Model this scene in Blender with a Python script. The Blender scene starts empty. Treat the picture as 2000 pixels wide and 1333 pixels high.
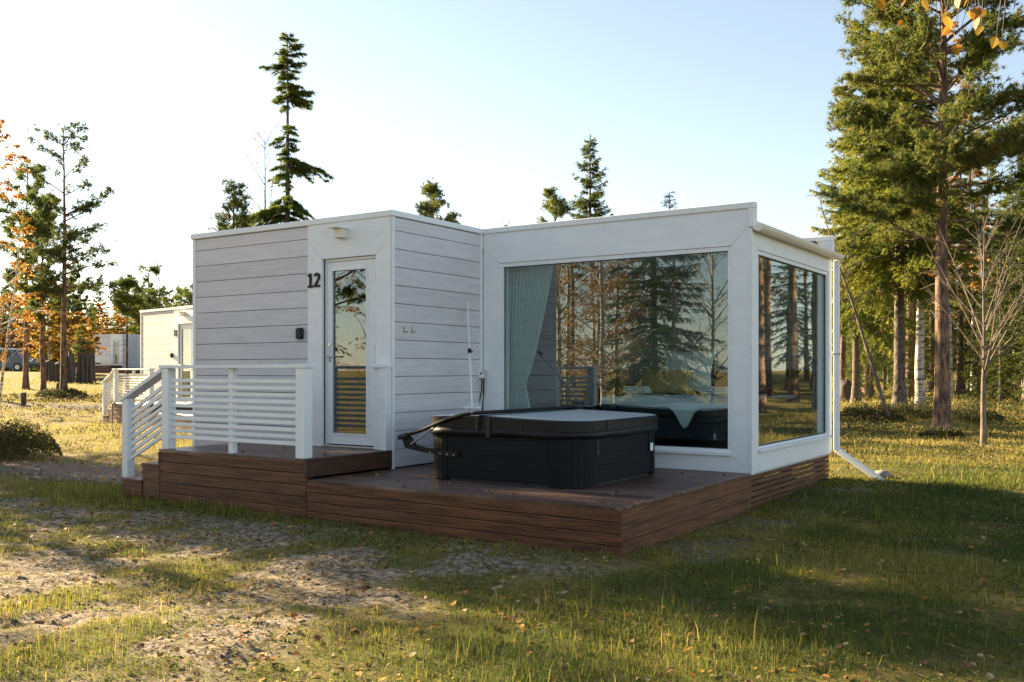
import bpy, bmesh, math
import numpy as np
from mathutils import Vector, Matrix

# ------------------------------------------------------------------ camera, sky, sun, exposure
scene = bpy.context.scene
col = scene.collection
YAW, F, HY, CZ = 0.5866, 1852.04, 725.2, 1.40
cam_d = bpy.data.cameras.new('camera'); cam = bpy.data.objects.new('camera', cam_d); col.objects.link(cam)
cam.location = (0, 0, CZ); cam.rotation_euler = (math.pi/2, 0, YAW)
cam_d.sensor_width = 36; cam_d.lens = F/2000*36; cam_d.shift_y = (HY-666.5)/2000
cam_d.clip_start = 0.05; cam_d.clip_end = 2000
scene.camera = cam

SUN_AZ = math.atan2(0.085, -0.996)          # where the sun stands, seen from above (maths angle)
SUN_EL = math.radians(19)
world = bpy.data.worlds.new('World'); scene.world = world; world.use_nodes = True
wn = world.node_tree.nodes; wl_ = world.node_tree.links
bg = wn['Background']
sky = wn.new('ShaderNodeTexSky'); sky.sky_type = 'NISHITA'; sky.sun_disc = False
sky.sun_elevation = SUN_EL; sky.sun_rotation = math.pi/2 - SUN_AZ
sky.air_density = 1.0; sky.dust_density = 0.35; sky.ozone_density = 1.0; sky.altitude = 100
hs = wn.new('ShaderNodeHueSaturation'); hs.inputs['Saturation'].default_value = 0.72      # thin milky autumn air
wl_.new(sky.outputs['Color'], hs.inputs['Color']); wl_.new(hs.outputs['Color'], bg.inputs['Color']); bg.inputs['Strength'].default_value = 0.05
sun_d = bpy.data.lights.new('sun', 'SUN'); sun_d.energy = 5.0; sun_d.angle = math.radians(0.55); sun_d.color = (1.0, 0.77, 0.47)
sun = bpy.data.objects.new('sun', sun_d); col.objects.link(sun)
to_sun = Vector((math.cos(SUN_AZ)*math.cos(SUN_EL), math.sin(SUN_AZ)*math.cos(SUN_EL), math.sin(SUN_EL)))
sun.rotation_euler = to_sun.to_track_quat('Z', 'Y').to_euler(); sun.location = (-20, 5, 20)
scene.view_settings.view_transform = 'Standard'; scene.view_settings.look = 'None'
scene.view_settings.exposure = 2.34; scene.view_settings.gamma = 1.0
scene.render.engine = 'CYCLES'
scene.cycles.transparent_max_bounces = 12
scene.cycles.max_bounces = 8

cY, sY = math.cos(YAW), math.sin(YAW)
def wxy(rx, fw): return (cY*rx - sY*fw, sY*rx + cY*fw)
def at_d(px, d): return wxy((px-1000)/F*d, d)                 # direction from the pixel column, distance given
def at_z(px, py, z=0.0):                                      # where the pixel meets height z
    d = F*(CZ-z)/(py-HY); return wxy((px-1000)/F*d, d)
def on_y(px, py, Y):                                          # where the pixel meets the wall plane y = Y
    r = (px-1000)/F; X = Y*(r*cY - sY)/(cY + r*sY); fw = -sY*X + cY*Y
    return X, CZ - (py-HY)/F*fw
def on_x(px, py, X):
    r = (px-1000)/F; Y = X*(cY + r*sY)/(r*cY - sY); fw = -sY*X + cY*Y
    return Y, CZ - (py-HY)/F*fw

# ------------------------------------------------------------------ noise and terrain
_tab = np.random.default_rng(5).random((256, 256))
def vnoise(x, y, s=1.0, seed=0):
    x = np.asarray(x, float)/s + seed*17.31 + 1000; y = np.asarray(y, float)/s + seed*9.73 + 1000
    xi = np.floor(x).astype(int); yi = np.floor(y).astype(int); fx = x-xi; fy = y-yi
    fx = fx*fx*(3-2*fx); fy = fy*fy*(3-2*fy)
    a = _tab[xi & 255, yi & 255]; b = _tab[(xi+1) & 255, yi & 255]; c = _tab[xi & 255, (yi+1) & 255]; d = _tab[(xi+1) & 255, (yi+1) & 255]
    return (a*(1-fx)+b*fx)*(1-fy) + (c*(1-fx)+d*fx)*fy
def fbm(x, y, s=1.0, seed=0, o=3):
    v = 0; a = 1; t = 0
    for k in range(o): v = v + a*vnoise(x, y, s/2**k, seed+k*3); t += a; a *= .5
    return v/t
def sstep(a, b, x):
    t = np.clip((np.asarray(x, float)-a)/(b-a), 0, 1); return t*t*(3-2*t)
def gauss(x, y, cx, cy, r): return np.exp(-((x-cx)**2+(y-cy)**2)/(r*r))
HUM = at_d(1745, 29.5); RDG = at_d(1830, 12.6)
def terrain(x, y):
    x = np.asarray(x, float); y = np.asarray(y, float)
    r = np.hypot(x, y)
    h = 0.0218*np.clip(r-25, 0, 60)
    rough = .10*(fbm(x, y, 3.2, 1)-.5) + .05*(vnoise(x, y, .55, 4)-.5)
    n2 = np.hypot((x+5.5)/6.5, (y-8.5)/4.5)
    h = h + rough*(0.25+.75*sstep(.8, 1.5, n2))*(1+sstep(18, 40, r)*2.0)
    h = h + .28*gauss(x, y, HUM[0], HUM[1], 3.2) + .10*gauss(x, y, RDG[0], RDG[1], 1.9)
    h = h - .10*gauss(x, y, 0.5, 9.0, 2.5)
    return h
def sandmask(x, y):
    n = fbm(x, y, 1.3, 21); m = fbm(x, y, .45, 33)
    a = sstep(-3.0, -4.6, x + 2.2*(n-.5))*sstep(6.4, 5.4, y)*sstep(-1.5, 1.5, y)
    b = gauss(x, y, -5.3, 4.9, 1.3)*1.2
    c = sstep(9, 12, np.hypot(x, y))*sstep(-9.5, -11, x)*sstep(.52, .7, fbm(x, y, 3.0, 44))*.3
    return np.clip(np.clip(a+b, 0, 1)*(0.25+1.0*sstep(.38, .62, m)) + c, 0, 1)
def gravelmask(x, y):
    n = .5*(fbm(x, y, .7, 51)-.5)
    a = sstep(-3.5, -3.2, x)*sstep(-2.35+n, -2.75+n, x)*sstep(6.3, 6.8, y)*sstep(11.9, 11.2, y)
    b = np.exp(-(((x+12.2)/2.1)**2+((y-7.6)/.75)**2)*1.0)*1.5
    r = np.hypot(x, y); fw = -sY*x+cY*y; rx = cY*x+sY*y
    c = sstep(1.6, 1.0, np.abs(fw-31.5+.12*(rx+14)))*sstep(-8, -9.5, rx)
    d = sstep(6.0, 6.3, y)*sstep(6.6, 6.35, y)*sstep(-6.6, -6.2, x)*sstep(-2.9, -3.2, x)*.6
    return np.clip((a*.5+d*.6)*(.35+.9*sstep(.35, .6, fbm(x, y, .4, 58)))+b+c, 0, 1)
def drymask(x, y):      # 0 green .. 1 straw / heath
    r = np.hypot(x, y)
    return np.clip(.15+.55*sstep(.42, .66, fbm(x, y, 1.6, 61)) + .45*sstep(14, 24, r) + .42*sstep(-2.0, -5.0, x), 0, 1)

# ------------------------------------------------------------------ materials
def new_mat(name):
    m = bpy.data.materials.new(name); m.use_nodes = True
    nt = m.node_tree; return m, nt, nt.nodes, nt.links, nt.nodes['Principled BSDF']
def ramp(n, stops):
    r = n.new('ShaderNodeValToRGB'); e = r.color_ramp.elements
    while len(e) < len(stops): e.new(.5)
    for k, (p, c) in enumerate(stops): e[k].position = p; e[k].color = (*c, 1) if len(c) == 3 else c
    return r
def pbr(name, a, b=None, rough=.6, scale=(6, 6, 6), metal=0, bump=.0, bscale=None, detail=6, spec=None, var=0.0, lo=.35, hi=.65, rvar=0.0, dist=.01):
    m, nt, n, l, p = new_mat(name)
    tc = n.new('ShaderNodeTexCoord'); mp = n.new('ShaderNodeMapping'); mp.inputs['Scale'].default_value = scale
    l.new(tc.outputs['Object'], mp.inputs['Vector'])
    oi = n.new('ShaderNodeObjectInfo')
    add = n.new('ShaderNodeVectorMath'); add.operation = 'ADD'
    mul = n.new('ShaderNodeMath'); mul.operation = 'MULTIPLY'; mul.inputs[1].default_value = 37.0
    l.new(oi.outputs['Random'], mul.inputs[0]); l.new(mp.outputs[0], add.inputs[0]); l.new(mul.outputs[0], add.inputs[1])
    no = n.new('ShaderNodeTexNoise'); no.inputs['Scale'].default_value = 1; no.inputs['Detail'].default_value = detail; no.inputs['Roughness'].default_value = .62
    l.new(add.outputs[0], no.inputs['Vector'])
    r = ramp(n, [(lo, a), (hi, b or a)]); l.new(no.outputs['Fac'], r.inputs['Fac'])
    out = r.outputs['Color']
    if var:
        mr = n.new('ShaderNodeMapRange'); mr.inputs['To Min'].default_value = 1-var; mr.inputs['To Max'].default_value = 1+var
        l.new(oi.outputs['Random'], mr.inputs['Value'])
        hv = n.new('ShaderNodeHueSaturation'); l.new(out, hv.inputs['Color']); l.new(mr.outputs[0], hv.inputs['Value']); out = hv.outputs['Color']
    l.new(out, p.inputs['Base Color'])
    p.inputs['Roughness'].default_value = rough; p.inputs['Metallic'].default_value = metal
    if rvar:
        mr2 = n.new('ShaderNodeMapRange'); mr2.inputs['To Min'].default_value = rough-rvar; mr2.inputs['To Max'].default_value = rough+rvar
        l.new(no.outputs['Fac'], mr2.inputs['Value']); l.new(mr2.outputs[0], p.inputs['Roughness'])
    if spec is not None: p.inputs['Specular IOR Level'].default_value = spec
    if bump:
        bu = n.new('ShaderNodeBump'); bu.inputs['Strength'].default_value = bump; bu.inputs['Distance'].default_value = dist
        l.new(no.outputs['Fac'], bu.inputs['Height']); l.new(bu.outputs[0], p.inputs['Normal'])
    return m
M = {}
M['white'] = pbr('white_paint', (.72, .765, .80), (.79, .825, .85), .42, (3, 3, 9), bump=.05)
M['trim_metal'] = pbr('white_metal_flashing', (.74, .77, .79), (.80, .82, .83), .35, (2, 2, 2))
M['warm_white'] = pbr('cream_metal', (.74, .71, .65), (.78, .75, .69), .4, (4, 4, 4))
M['sheath'] = pbr('dark_sheathing', (.045, .04, .04), (.07, .065, .06), .9)
M['roof'] = pbr('roof_felt', (.05, .05, .052), (.08, .08, .08), .9, (9, 9, 9), bump=.3)
def plank_mat(name, a, b, knot):
    m, nt, n, l, p = new_mat(name)
    tc = n.new('ShaderNodeTexCoord'); oi = n.new('ShaderNodeObjectInfo')
    mul = n.new('ShaderNodeMath'); mul.operation = 'MULTIPLY'; mul.inputs[1].default_value = 41.0
    l.new(oi.outputs['Random'], mul.inputs[0])
    def mapped(sc):
        mp = n.new('ShaderNodeMapping'); mp.inputs['Scale'].default_value = sc
        l.new(tc.outputs['Object'], mp.inputs['Vector']); ad = n.new('ShaderNodeVectorMath'); ad.operation = 'ADD'
        l.new(mp.outputs[0], ad.inputs[0]); l.new(mul.outputs[0], ad.inputs[1]); return ad.outputs[0]
    g = n.new('ShaderNodeTexNoise'); g.inputs['Scale'].default_value = 1; g.inputs['Detail'].default_value = 7; g.inputs['Roughness'].default_value = .65; l.new(mapped((2.2, 2.2, 30)), g.inputs['Vector'])
    r = ramp(n, [(.3, a), (.7, b)]); l.new(g.outputs['Fac'], r.inputs['Fac'])
    v = n.new('ShaderNodeTexVoronoi'); v.inputs['Scale'].default_value = 1; l.new(mapped((3.1, 3.1, 7)), v.inputs['Vector'])
    kr = ramp(n, [(.035, (1, 1, 1)), (.11, (0, 0, 0))]); l.new(v.outputs['Distance'], kr.inputs['Fac'])
    big = n.new('ShaderNodeTexNoise'); big.inputs['Scale'].default_value = 1; big.inputs['Detail'].default_value = 3; l.new(mapped((1.1, 1.1, 1.1)), big.inputs['Vector'])
    bm_ = n.new('ShaderNodeMath'); bm_.operation = 'MULTIPLY'; l.new(kr.outputs['Color'], bm_.inputs[0])
    br = ramp(n, [(.45, (0, 0, 0)), (.62, (.75, .75, .75))]); l.new(big.outputs['Fac'], br.inputs['Fac']); l.new(br.outputs['Color'], bm_.inputs[1])
    mx = n.new('ShaderNodeMix'); mx.data_type = 'RGBA'; l.new(bm_.outputs[0], mx.inputs[0]); l.new(r.outputs['Color'], mx.inputs[6]); mx.inputs[7].default_value = (*knot, 1)
    mr = n.new('ShaderNodeMapRange'); mr.inputs['To Min'].default_value = .93; mr.inputs['To Max'].default_value = 1.06; l.new(oi.outputs['Random'], mr.inputs['Value'])
    hv = n.new('ShaderNodeHueSaturation'); l.new(mx.outputs[2], hv.inputs['Color']); l.new(mr.outputs[0], hv.inputs['Value']); l.new(hv.outputs['Color'], p.inputs['Base Color'])
    p.inputs['Roughness'].default_value = .62
    bu = n.new('ShaderNodeBump'); bu.inputs['Strength'].default_value = .25; bu.inputs['Distance'].default_value = .004; l.new(g.outputs['Fac'], bu.inputs['Height']); l.new(bu.outputs[0], p.inputs['Normal'])
    return m
M['plank'] = plank_mat('washed_grey_plank', (.56, .545, .575), (.70, .685, .71), (.36, .33, .31))
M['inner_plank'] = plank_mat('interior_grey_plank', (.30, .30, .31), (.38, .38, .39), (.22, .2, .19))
M['brown'] = pbr('brown_stained_wood', (.052, .018, .008), (.185, .072, .029), .55, (2.2, 2.2, 40), bump=.35, var=.16, dist=.004)
M['brown_y'] = pbr('brown_stained_wood_side', (.056, .020, .009), (.175, .068, .027), .62, (2.2, 2.2, 40), bump=.35, var=.14, dist=.004)
M['deck'] = pbr('weathered_deck_board', (.040, .017, .010), (.24, .15, .115), .34, (1.3, 34, 1.3), bump=.5, var=.25, rvar=.16, dist=.006, lo=.38, hi=.72)
M['dark_brown'] = pbr('dark_brown_wood', (.045, .022, .014), (.08, .04, .024), .6, (2, 2, 30), bump=.2)
M['slat'] = pbr('slat_white', (.73, .77, .80), (.80, .83, .85), .45, (2, 2, 12), bump=.12, var=.04)
M['black'] = pbr('black_plastic', (.006, .0065, .007), (.011, .012, .013), .45, (8, 8, 8), spec=.25)
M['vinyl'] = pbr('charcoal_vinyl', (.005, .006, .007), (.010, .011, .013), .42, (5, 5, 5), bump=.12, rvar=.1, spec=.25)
M['cover_top'] = pbr('sky_tinted_vinyl_top', (.42, .50, .54), (.50, .57, .60), .34, (7, 7, 7), bump=.06, rvar=.1, spec=.8)  # sky reflection on the dark lid, painted in as a pale blue base colour
M['panel'] = pbr('dark_grey_panel', (.005, .006, .008), (.009, .010, .013), .55, (2, 2, 40), bump=.1, spec=.15)
M['steel'] = pbr('brushed_steel', (.45, .45, .45), (.6, .6, .6), .32, (9, 9, 9), metal=1)
M['brass'] = pbr('brass_hook', (.35, .24, .09), (.5, .34, .12), .4, (9, 9, 9), metal=.8)
M['grey_plastic'] = pbr('grey_plastic', (.42, .47, .48), (.5, .55, .55), .45)
M['rubber'] = pbr('rubber', (.02, .02, .02), (.03, .03, .03), .7)
M['bedbase'] = pbr('bed_base_fabric', (.02, .022, .026), (.035, .037, .042), .9, (40, 40, 40))
M['linen'] = pbr('white_linen', (.70, .72, .72), (.80, .81, .80), .9, (30, 30, 30), bump=.15)
M['tan'] = pbr('tan_cushion', (.42, .30, .13), (.5, .36, .17), .9, (30, 30, 30))
M['curtain'] = pbr('curtain_linen', (.52, .60, .58), (.62, .68, .66), .9, (60, 60, 8))
M['floor_in'] = pbr('interior_floor', (.22, .22, .21), (.32, .31, .29), .5, (2, 20, 2))
M['inner_white'] = pbr('interior_white', (.55, .56, .56), (.6, .6, .6), .8)
M['chair'] = pbr('chair_wood', (.03, .03, .03), (.05, .05, .05), .5)
M['logdark'] = pbr('weathered_log', (.045, .037, .031), (.12, .10, .085), .9, (8, 8, 1.5), bump=.5, var=.25)
M['van'] = pbr('van_paint', (.09, .13, .17), (.11, .15, .19), .3)
M['stone'] = pbr('stone', (.14, .13, .12), (.30, .28, .26), .9, (9, 9, 9), bump=.5)
M['wire'] = pbr('galvanised_wire', (.45, .46, .46), (.55, .56, .56), .5, metal=.6)
def glass_mat(name, tint, ior):
    m, nt, n, l, p = new_mat(name); n.remove(p)
    tr = n.new('ShaderNodeBsdfTransparent'); tr.inputs['Color'].default_value = (*tint, 1)
    gl = n.new('ShaderNodeBsdfGlossy'); gl.inputs['Roughness'].default_value = .0; gl.inputs['Color'].default_value = (.94, .97, .96, 1)
    tc = n.new('ShaderNodeTexCoord'); no = n.new('ShaderNodeTexNoise'); no.inputs['Scale'].default_value = 1.7; no.inputs['Detail'].default_value = 1
    l.new(tc.outputs['Object'], no.inputs['Vector'])
    bu = n.new('ShaderNodeBump'); bu.inputs['Strength'].default_value = .05; bu.inputs['Distance'].default_value = .01
    l.new(no.outputs['Fac'], bu.inputs['Height']); l.new(bu.outputs[0], gl.inputs['Normal'])
    fr = n.new('ShaderNodeFresnel'); ge = n.new('ShaderNodeNewGeometry')      # same reflectance on both faces of the pane
    io = n.new('ShaderNodeMapRange'); io.inputs['To Min'].default_value = ior; io.inputs['To Max'].default_value = 1/ior
    l.new(ge.outputs['Backfacing'], io.inputs['Value']); l.new(io.outputs[0], fr.inputs['IOR'])
    mx = n.new('ShaderNodeMixShader'); l.new(fr.outputs[0], mx.inputs[0]); l.new(tr.outputs[0], mx.inputs[1]); l.new(gl.outputs[0], mx.inputs[2])
    l.new(mx.outputs[0], n['Material Output'].inputs['Surface']); return m
M['glass'] = glass_mat('coated_glass', (.82, .89, .885), 2.0)
M['door_glass'] = glass_mat('door_glass', (.5, .57, .57), 2.2)
M['van_glass'] = pbr('van_glass', (.01, .014, .017), None, .08)

def foliage(name, stops, trans=.35, rough=.6, hue=.0):
    m, nt, n, l, p = new_mat(name)
    at = n.new('ShaderNodeAttribute'); at.attribute_name = 'tone'
    oi = n.new('ShaderNodeObjectInfo')
    r = ramp(n, stops); l.new(at.outputs['Fac'], r.inputs['Fac'])
    hv = n.new('ShaderNodeHueSaturation'); mr = n.new('ShaderNodeMapRange'); mr.inputs['To Min'].default_value = .8; mr.inputs['To Max'].default_value = 1.2
    l.new(oi.outputs['Random'], mr.inputs['Value']); l.new(mr.outputs[0], hv.inputs['Value']); l.new(r.outputs['Color'], hv.inputs['Color'])
    p.inputs['Roughness'].default_value = rough; p.inputs['Specular IOR Level'].default_value = .3
    l.new(hv.outputs['Color'], p.inputs['Base Color'])
    tl = n.new('ShaderNodeBsdfTranslucent'); l.new(hv.outputs['Color'], tl.inputs['Color'])
    mx = n.new('ShaderNodeMixShader'); mx.inputs[0].default_value = trans
    l.new(p.outputs[0], mx.inputs[1]); l.new(tl.outputs[0], mx.inputs[2]); l.new(mx.outputs[0], n['Material Output'].inputs['Surface'])
    return m
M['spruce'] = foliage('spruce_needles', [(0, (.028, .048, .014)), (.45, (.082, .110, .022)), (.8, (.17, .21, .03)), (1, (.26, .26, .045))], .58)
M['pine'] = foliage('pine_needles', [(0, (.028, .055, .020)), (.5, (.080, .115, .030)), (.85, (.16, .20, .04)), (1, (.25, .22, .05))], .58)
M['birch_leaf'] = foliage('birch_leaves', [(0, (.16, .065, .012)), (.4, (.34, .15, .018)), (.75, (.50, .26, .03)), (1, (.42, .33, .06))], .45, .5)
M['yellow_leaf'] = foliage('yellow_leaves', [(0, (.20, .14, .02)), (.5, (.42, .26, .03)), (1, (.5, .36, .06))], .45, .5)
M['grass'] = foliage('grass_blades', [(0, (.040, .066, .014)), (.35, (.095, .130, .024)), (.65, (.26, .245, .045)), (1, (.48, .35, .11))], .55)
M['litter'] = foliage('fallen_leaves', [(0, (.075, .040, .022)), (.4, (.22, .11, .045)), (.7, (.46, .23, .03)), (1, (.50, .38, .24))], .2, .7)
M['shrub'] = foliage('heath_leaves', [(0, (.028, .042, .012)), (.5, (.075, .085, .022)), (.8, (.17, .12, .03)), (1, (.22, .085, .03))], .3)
M['pebble'] = foliage('gravel_stones', [(0, (.09, .085, .08)), (.5, (.2, .19, .18)), (1, (.36, .34, .32))], .0, .85)
M['bark_pine'] = pbr('pine_bark', (.05, .034, .026), (.25, .155, .10), .9, (13, 13, 3.5), bump=1.0, dist=.04, lo=.40, hi=.60)
M['bark_spruce'] = pbr('spruce_bark', (.05, .038, .032), (.19, .15, .12), .9, (16, 16, 8), bump=.9, dist=.03, lo=.4, hi=.6)
M['bark_grey'] = pbr('grey_twig_bark', (.085, .065, .05), (.21, .165, .13), .85, (9, 9, 4), bump=.4)
def birch_bark():
    m, nt, n, l, p = new_mat('birch_bark')
    tc = n.new('ShaderNodeTexCoord')
    mp = n.new('ShaderNodeMapping'); mp.inputs['Scale'].default_value = (3, 3, 14); l.new(tc.outputs['Object'], mp.inputs['Vector'])
    no = n.new('ShaderNodeTexNoise'); no.inputs['Scale'].default_value = 1; no.inputs['Detail'].default_value = 5; l.new(mp.outputs[0], no.inputs['Vector'])
    r = ramp(n, [(.36, (.035, .03, .027)), (.44, (.42, .38, .33)), (.7, (.68, .64, .58))]); l.new(no.outputs['Fac'], r.inputs['Fac'])
    l.new(r.outputs['Color'], p.inputs['Base Color']); p.inputs['Roughness'].default_value = .75; return m
M['bark_birch'] = birch_bark()
def ground_mat():
    m, nt, n, l, p = new_mat('ground_soil')
    tc = n.new('ShaderNodeTexCoord')
    def noise(s, d=6, ro=.6):
        no = n.new('ShaderNodeTexNoise'); no.inputs['Scale'].default_value = s; no.inputs['Detail'].default_value = d; no.inputs['Roughness'].default_value = ro
        l.new(tc.outputs['Object'], no.inputs['Vector']); return no.outputs['Fac']
    def att(nm):
        a = n.new('ShaderNodeAttribute'); a.attribute_name = nm; return a.outputs['Fac']
    def mix(f, a, b):
        mx = n.new('ShaderNodeMix'); mx.data_type = 'RGBA'
        l.new(f, mx.inputs[0]); l.new(a, mx.inputs[6]); l.new(b, mx.inputs[7]); return mx.outputs[2]
    n1 = noise(9, 9, .7); n2 = noise(38, 6, .7); n3 = noise(1.3, 5)
    turf = ramp(n, [(.3, (.040, .046, .014)), (.5, (.095, .092, .026)), (.7, (.17, .140, .045))]); l.new(n1, turf.inputs['Fac'])
    heath = ramp(n, [(.3, (.085, .075, .022)), (.5, (.24, .195, .048)), (.7, (.38, .27, .08))]); l.new(n1, heath.inputs['Fac'])
    sand = ramp(n, [(.25, (.075, .055, .040)), (.42, (.31, .245, .185)), (.6, (.48, .40, .315)), (.8, (.58, .51, .43))]); l.new(n2, sand.inputs['Fac'])
    grav = ramp(n, [(.3, (.055, .045, .038)), (.7, (.22, .195, .175))]); l.new(n2, grav.inputs['Fac'])
    c = mix(att('dry'), turf.outputs['Color'], heath.outputs['Color'])
    n4 = noise(16, 8, .75); deb = ramp(n, [(.44, (0, 0, 0)), (.56, (1, 1, 1))]); l.new(n4, deb.inputs['Fac'])
    moss = ramp(n, [(.35, (.050, .042, .022)), (.65, (.16, .125, .06))]); l.new(n2, moss.inputs['Fac'])
    sandy = mix(deb.outputs['Color'], moss.outputs['Color'], sand.outputs['Color'])
    c = mix(att('sand'), c, sandy)
    c = mix(att('gravel'), c, grav.outputs['Color'])
    l.new(c, p.inputs['Base Color']); p.inputs['Roughness'].default_value = .95; p.inputs['Specular IOR Level'].default_value = .15
    bu = n.new('ShaderNodeBump'); bu.inputs['Strength'].default_value = .8; bu.inputs['Distance'].default_value = .03
    l.new(n2, bu.inputs['Height']); l.new(bu.outputs[0], p.inputs['Normal']); return m
M['ground'] = ground_mat()

# ------------------------------------------------------------------ object helpers
def tag(o, label=None, cat=None, group=None, kind=None):
    if label: o['label'] = label
    if cat: o['category'] = cat
    if group: o['group'] = group
    if kind: o['kind'] = kind
    return o
def thing(name, loc, label, cat, group=None):
    o = bpy.data.objects.new(name, None); o.empty_display_size = .2; o.location = loc; col.objects.link(o)
    return tag(o, label, cat, group)
def wloc(o):
    v = Vector(o.location)
    while o.parent: o = o.parent; v += Vector(o.location)
    return v
def link(name, me, mat, parent=None):
    if mat is not None and not me.materials: me.materials.append(M[mat])
    o = bpy.data.objects.new(name, me); col.objects.link(o)
    if parent is not None: o.parent = parent
    return o
def mesh(name, V, Fc, mat, parent=None, smooth=False):
    """V in world coordinates; the object sits at its parent's origin, or at its own centre base when top-level"""
    V = np.array(V, float)
    if parent is None: base = Vector(((V[:, 0].min()+V[:, 0].max())/2, (V[:, 1].min()+V[:, 1].max())/2, V[:, 2].min()))
    else: base = wloc(parent)
    me = bpy.data.meshes.new(name); me.from_pydata([tuple(v) for v in (V-np.array(base))], [], Fc); me.update()
    if smooth: me.shade_smooth()
    o = link(name, me, mat, parent)
    if parent is None: o.location = base
    return o
def bx(x0, x1, y0, y1, z0, z1, ch=0.0):
    V = [(x0, y0, z0), (x1, y0, z0), (x1, y1, z0), (x0, y1, z0), (x0, y0, z1), (x1, y0, z1), (x1, y1, z1), (x0, y1, z1)]
    Fc = [(0, 3, 2, 1), (4, 5, 6, 7), (0, 1, 5, 4), (1, 2, 6, 5), (2, 3, 7, 6), (3, 0, 4, 7)]
    return V, Fc
def cbox(x0, x1, y0, y1, z0, z1, ch=.004):
    bm = bmesh.new(); V, Fc = bx(x0, x1, y0, y1, z0, z1); vs = [bm.verts.new(v) for v in V]
    for f in Fc: bm.faces.new([vs[i] for i in f])
    bmesh.ops.bevel(bm, geom=bm.edges[:], offset=ch, segments=1, affect='EDGES')
    bm.verts.index_update(); R = [tuple(v.co) for v in bm.verts], [tuple(v.index for v in f.verts) for f in bm.faces]
    bm.free(); return R
def prism(prof, axis, lo, hi):
    """closed outline swept along an axis; outline given in the two other axes (x: y,z  y: x,z  z: x,y)"""
    k = len(prof); V = []
    for a in (lo, hi):
        for (u, w) in prof: V.append({'x': (a, u, w), 'y': (u, a, w), 'z': (u, w, a)}[axis])
    Fc = [tuple(range(k)), tuple(range(2*k-1, k-1, -1))] + [(i, i+k, (i+1) % k+k, (i+1) % k) for i in range(k)]
    return V, Fc
def join(*parts):
    V = []; Fc = []
    for v, f in parts:
        b = len(V); V += list(v); Fc += [tuple(i+b for i in q) for q in f]
    return V, Fc
def tube(path, r, n=8, caps=True):
    P = np.array(path, float); k = len(P); r = np.full(k, r) if np.isscalar(r) else np.array(r)
    T = np.gradient(P, axis=0); T /= np.linalg.norm(T, axis=1)[:, None]+1e-12
    ref = np.array([0, 0, 1.]) if abs(T[:, 2]).mean() < .8 else np.array([1., 0, 0])
    U = np.cross(T, ref); U /= np.linalg.norm(U, axis=1)[:, None]+1e-12; W = np.cross(T, U)
    a = np.linspace(0, 2*np.pi, n, endpoint=False)
    V = (P[:, None]+r[:, None, None]*(np.cos(a)[None, :, None]*U[:, None]+np.sin(a)[None, :, None]*W[:, None])).reshape(-1, 3)
    Fc = [(i*n+j, i*n+(j+1) % n, (i+1)*n+(j+1) % n, (i+1)*n+j) for i in range(k-1) for j in range(n)]
    if caps: Fc += [tuple(range(n-1, -1, -1)), tuple((k-1)*n+j for j in range(n))]
    return [tuple(v) for v in V], Fc
def fixn(o):
    bm = bmesh.new(); bm.from_mesh(o.data); bmesh.ops.recalc_face_normals(bm, faces=bm.faces[:]); bm.to_mesh(o.data); bm.free(); return o
def tri_mesh(name, V, T, tone=None, smooth=False):
    me = bpy.data.meshes.new(name); V = np.asarray(V, np.float32); T = np.asarray(T, np.int32)
    me.vertices.add(len(V)); me.vertices.foreach_set('co', V.ravel())
    me.loops.add(T.size); me.loops.foreach_set('vertex_index', T.ravel())
    me.polygons.add(len(T)); me.polygons.foreach_set('loop_start', np.arange(0, T.size, 3, dtype=np.int32))
    if smooth: me.polygons.foreach_set('use_smooth', np.ones(len(T), bool))
    me.update(calc_edges=True)
    if tone is not None:
        a = me.attributes.new('tone', 'FLOAT', 'FACE'); a.data.foreach_set('value', np.asarray(tone, np.float32))
    return me
def copy_tree(o, parent=None):
    c = o.copy(); col.objects.link(c)
    if parent is not None: c.parent = parent
    for ch in list(o.children): copy_tree(ch, c)
    return c

# ------------------------------------------------------------------ ground
def axis(c, half, step, far, g=1.13):
    a = list(np.arange(0, half, step)); s = step
    while a[-1] < far: s *= g; a.append(a[-1]+s)
    a = np.array(a); return np.concatenate([c-a[:0:-1], c+a])
gx = axis(-4.5, 5.8, .055, 420); gy = axis(5.0, 4.6, .055, 420)
GX, GY = np.meshgrid(gx, gy, indexing='ij')
GZ = terrain(GX, GY)
sm = sandmask(GX, GY); near = sstep(16, 10, np.hypot(GX, GY))
GZ = GZ + near*(.045*sm*(fbm(GX, GY, .20, 71, 3)-.5) + .022*(vnoise(GX, GY, .12, 74)-.5))
nx, ny = GX.shape; idx = np.arange(nx*ny).reshape(nx, ny)
q = np.stack([idx[:-1, :-1], idx[1:, :-1], idx[1:, 1:], idx[:-1, 1:]], -1).reshape(-1, 4)
T = np.concatenate([q[:, [0, 1, 2]], q[:, [0, 2, 3]]])
gme = tri_mesh('ground', np.stack([GX, GY, GZ], -1).reshape(-1, 3), T, smooth=True)
for nm, v in (('sand', sm), ('gravel', gravelmask(GX, GY)), ('dry', drymask(GX, GY))):
    a = gme.attributes.new(nm, 'FLOAT', 'POINT'); a.data.foreach_set('value', np.asarray(v, np.float32).ravel())
ground = link('ground', gme, 'ground'); ground['kind'] = 'structure'
def gz(x, y): return float(terrain(x, y))

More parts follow.
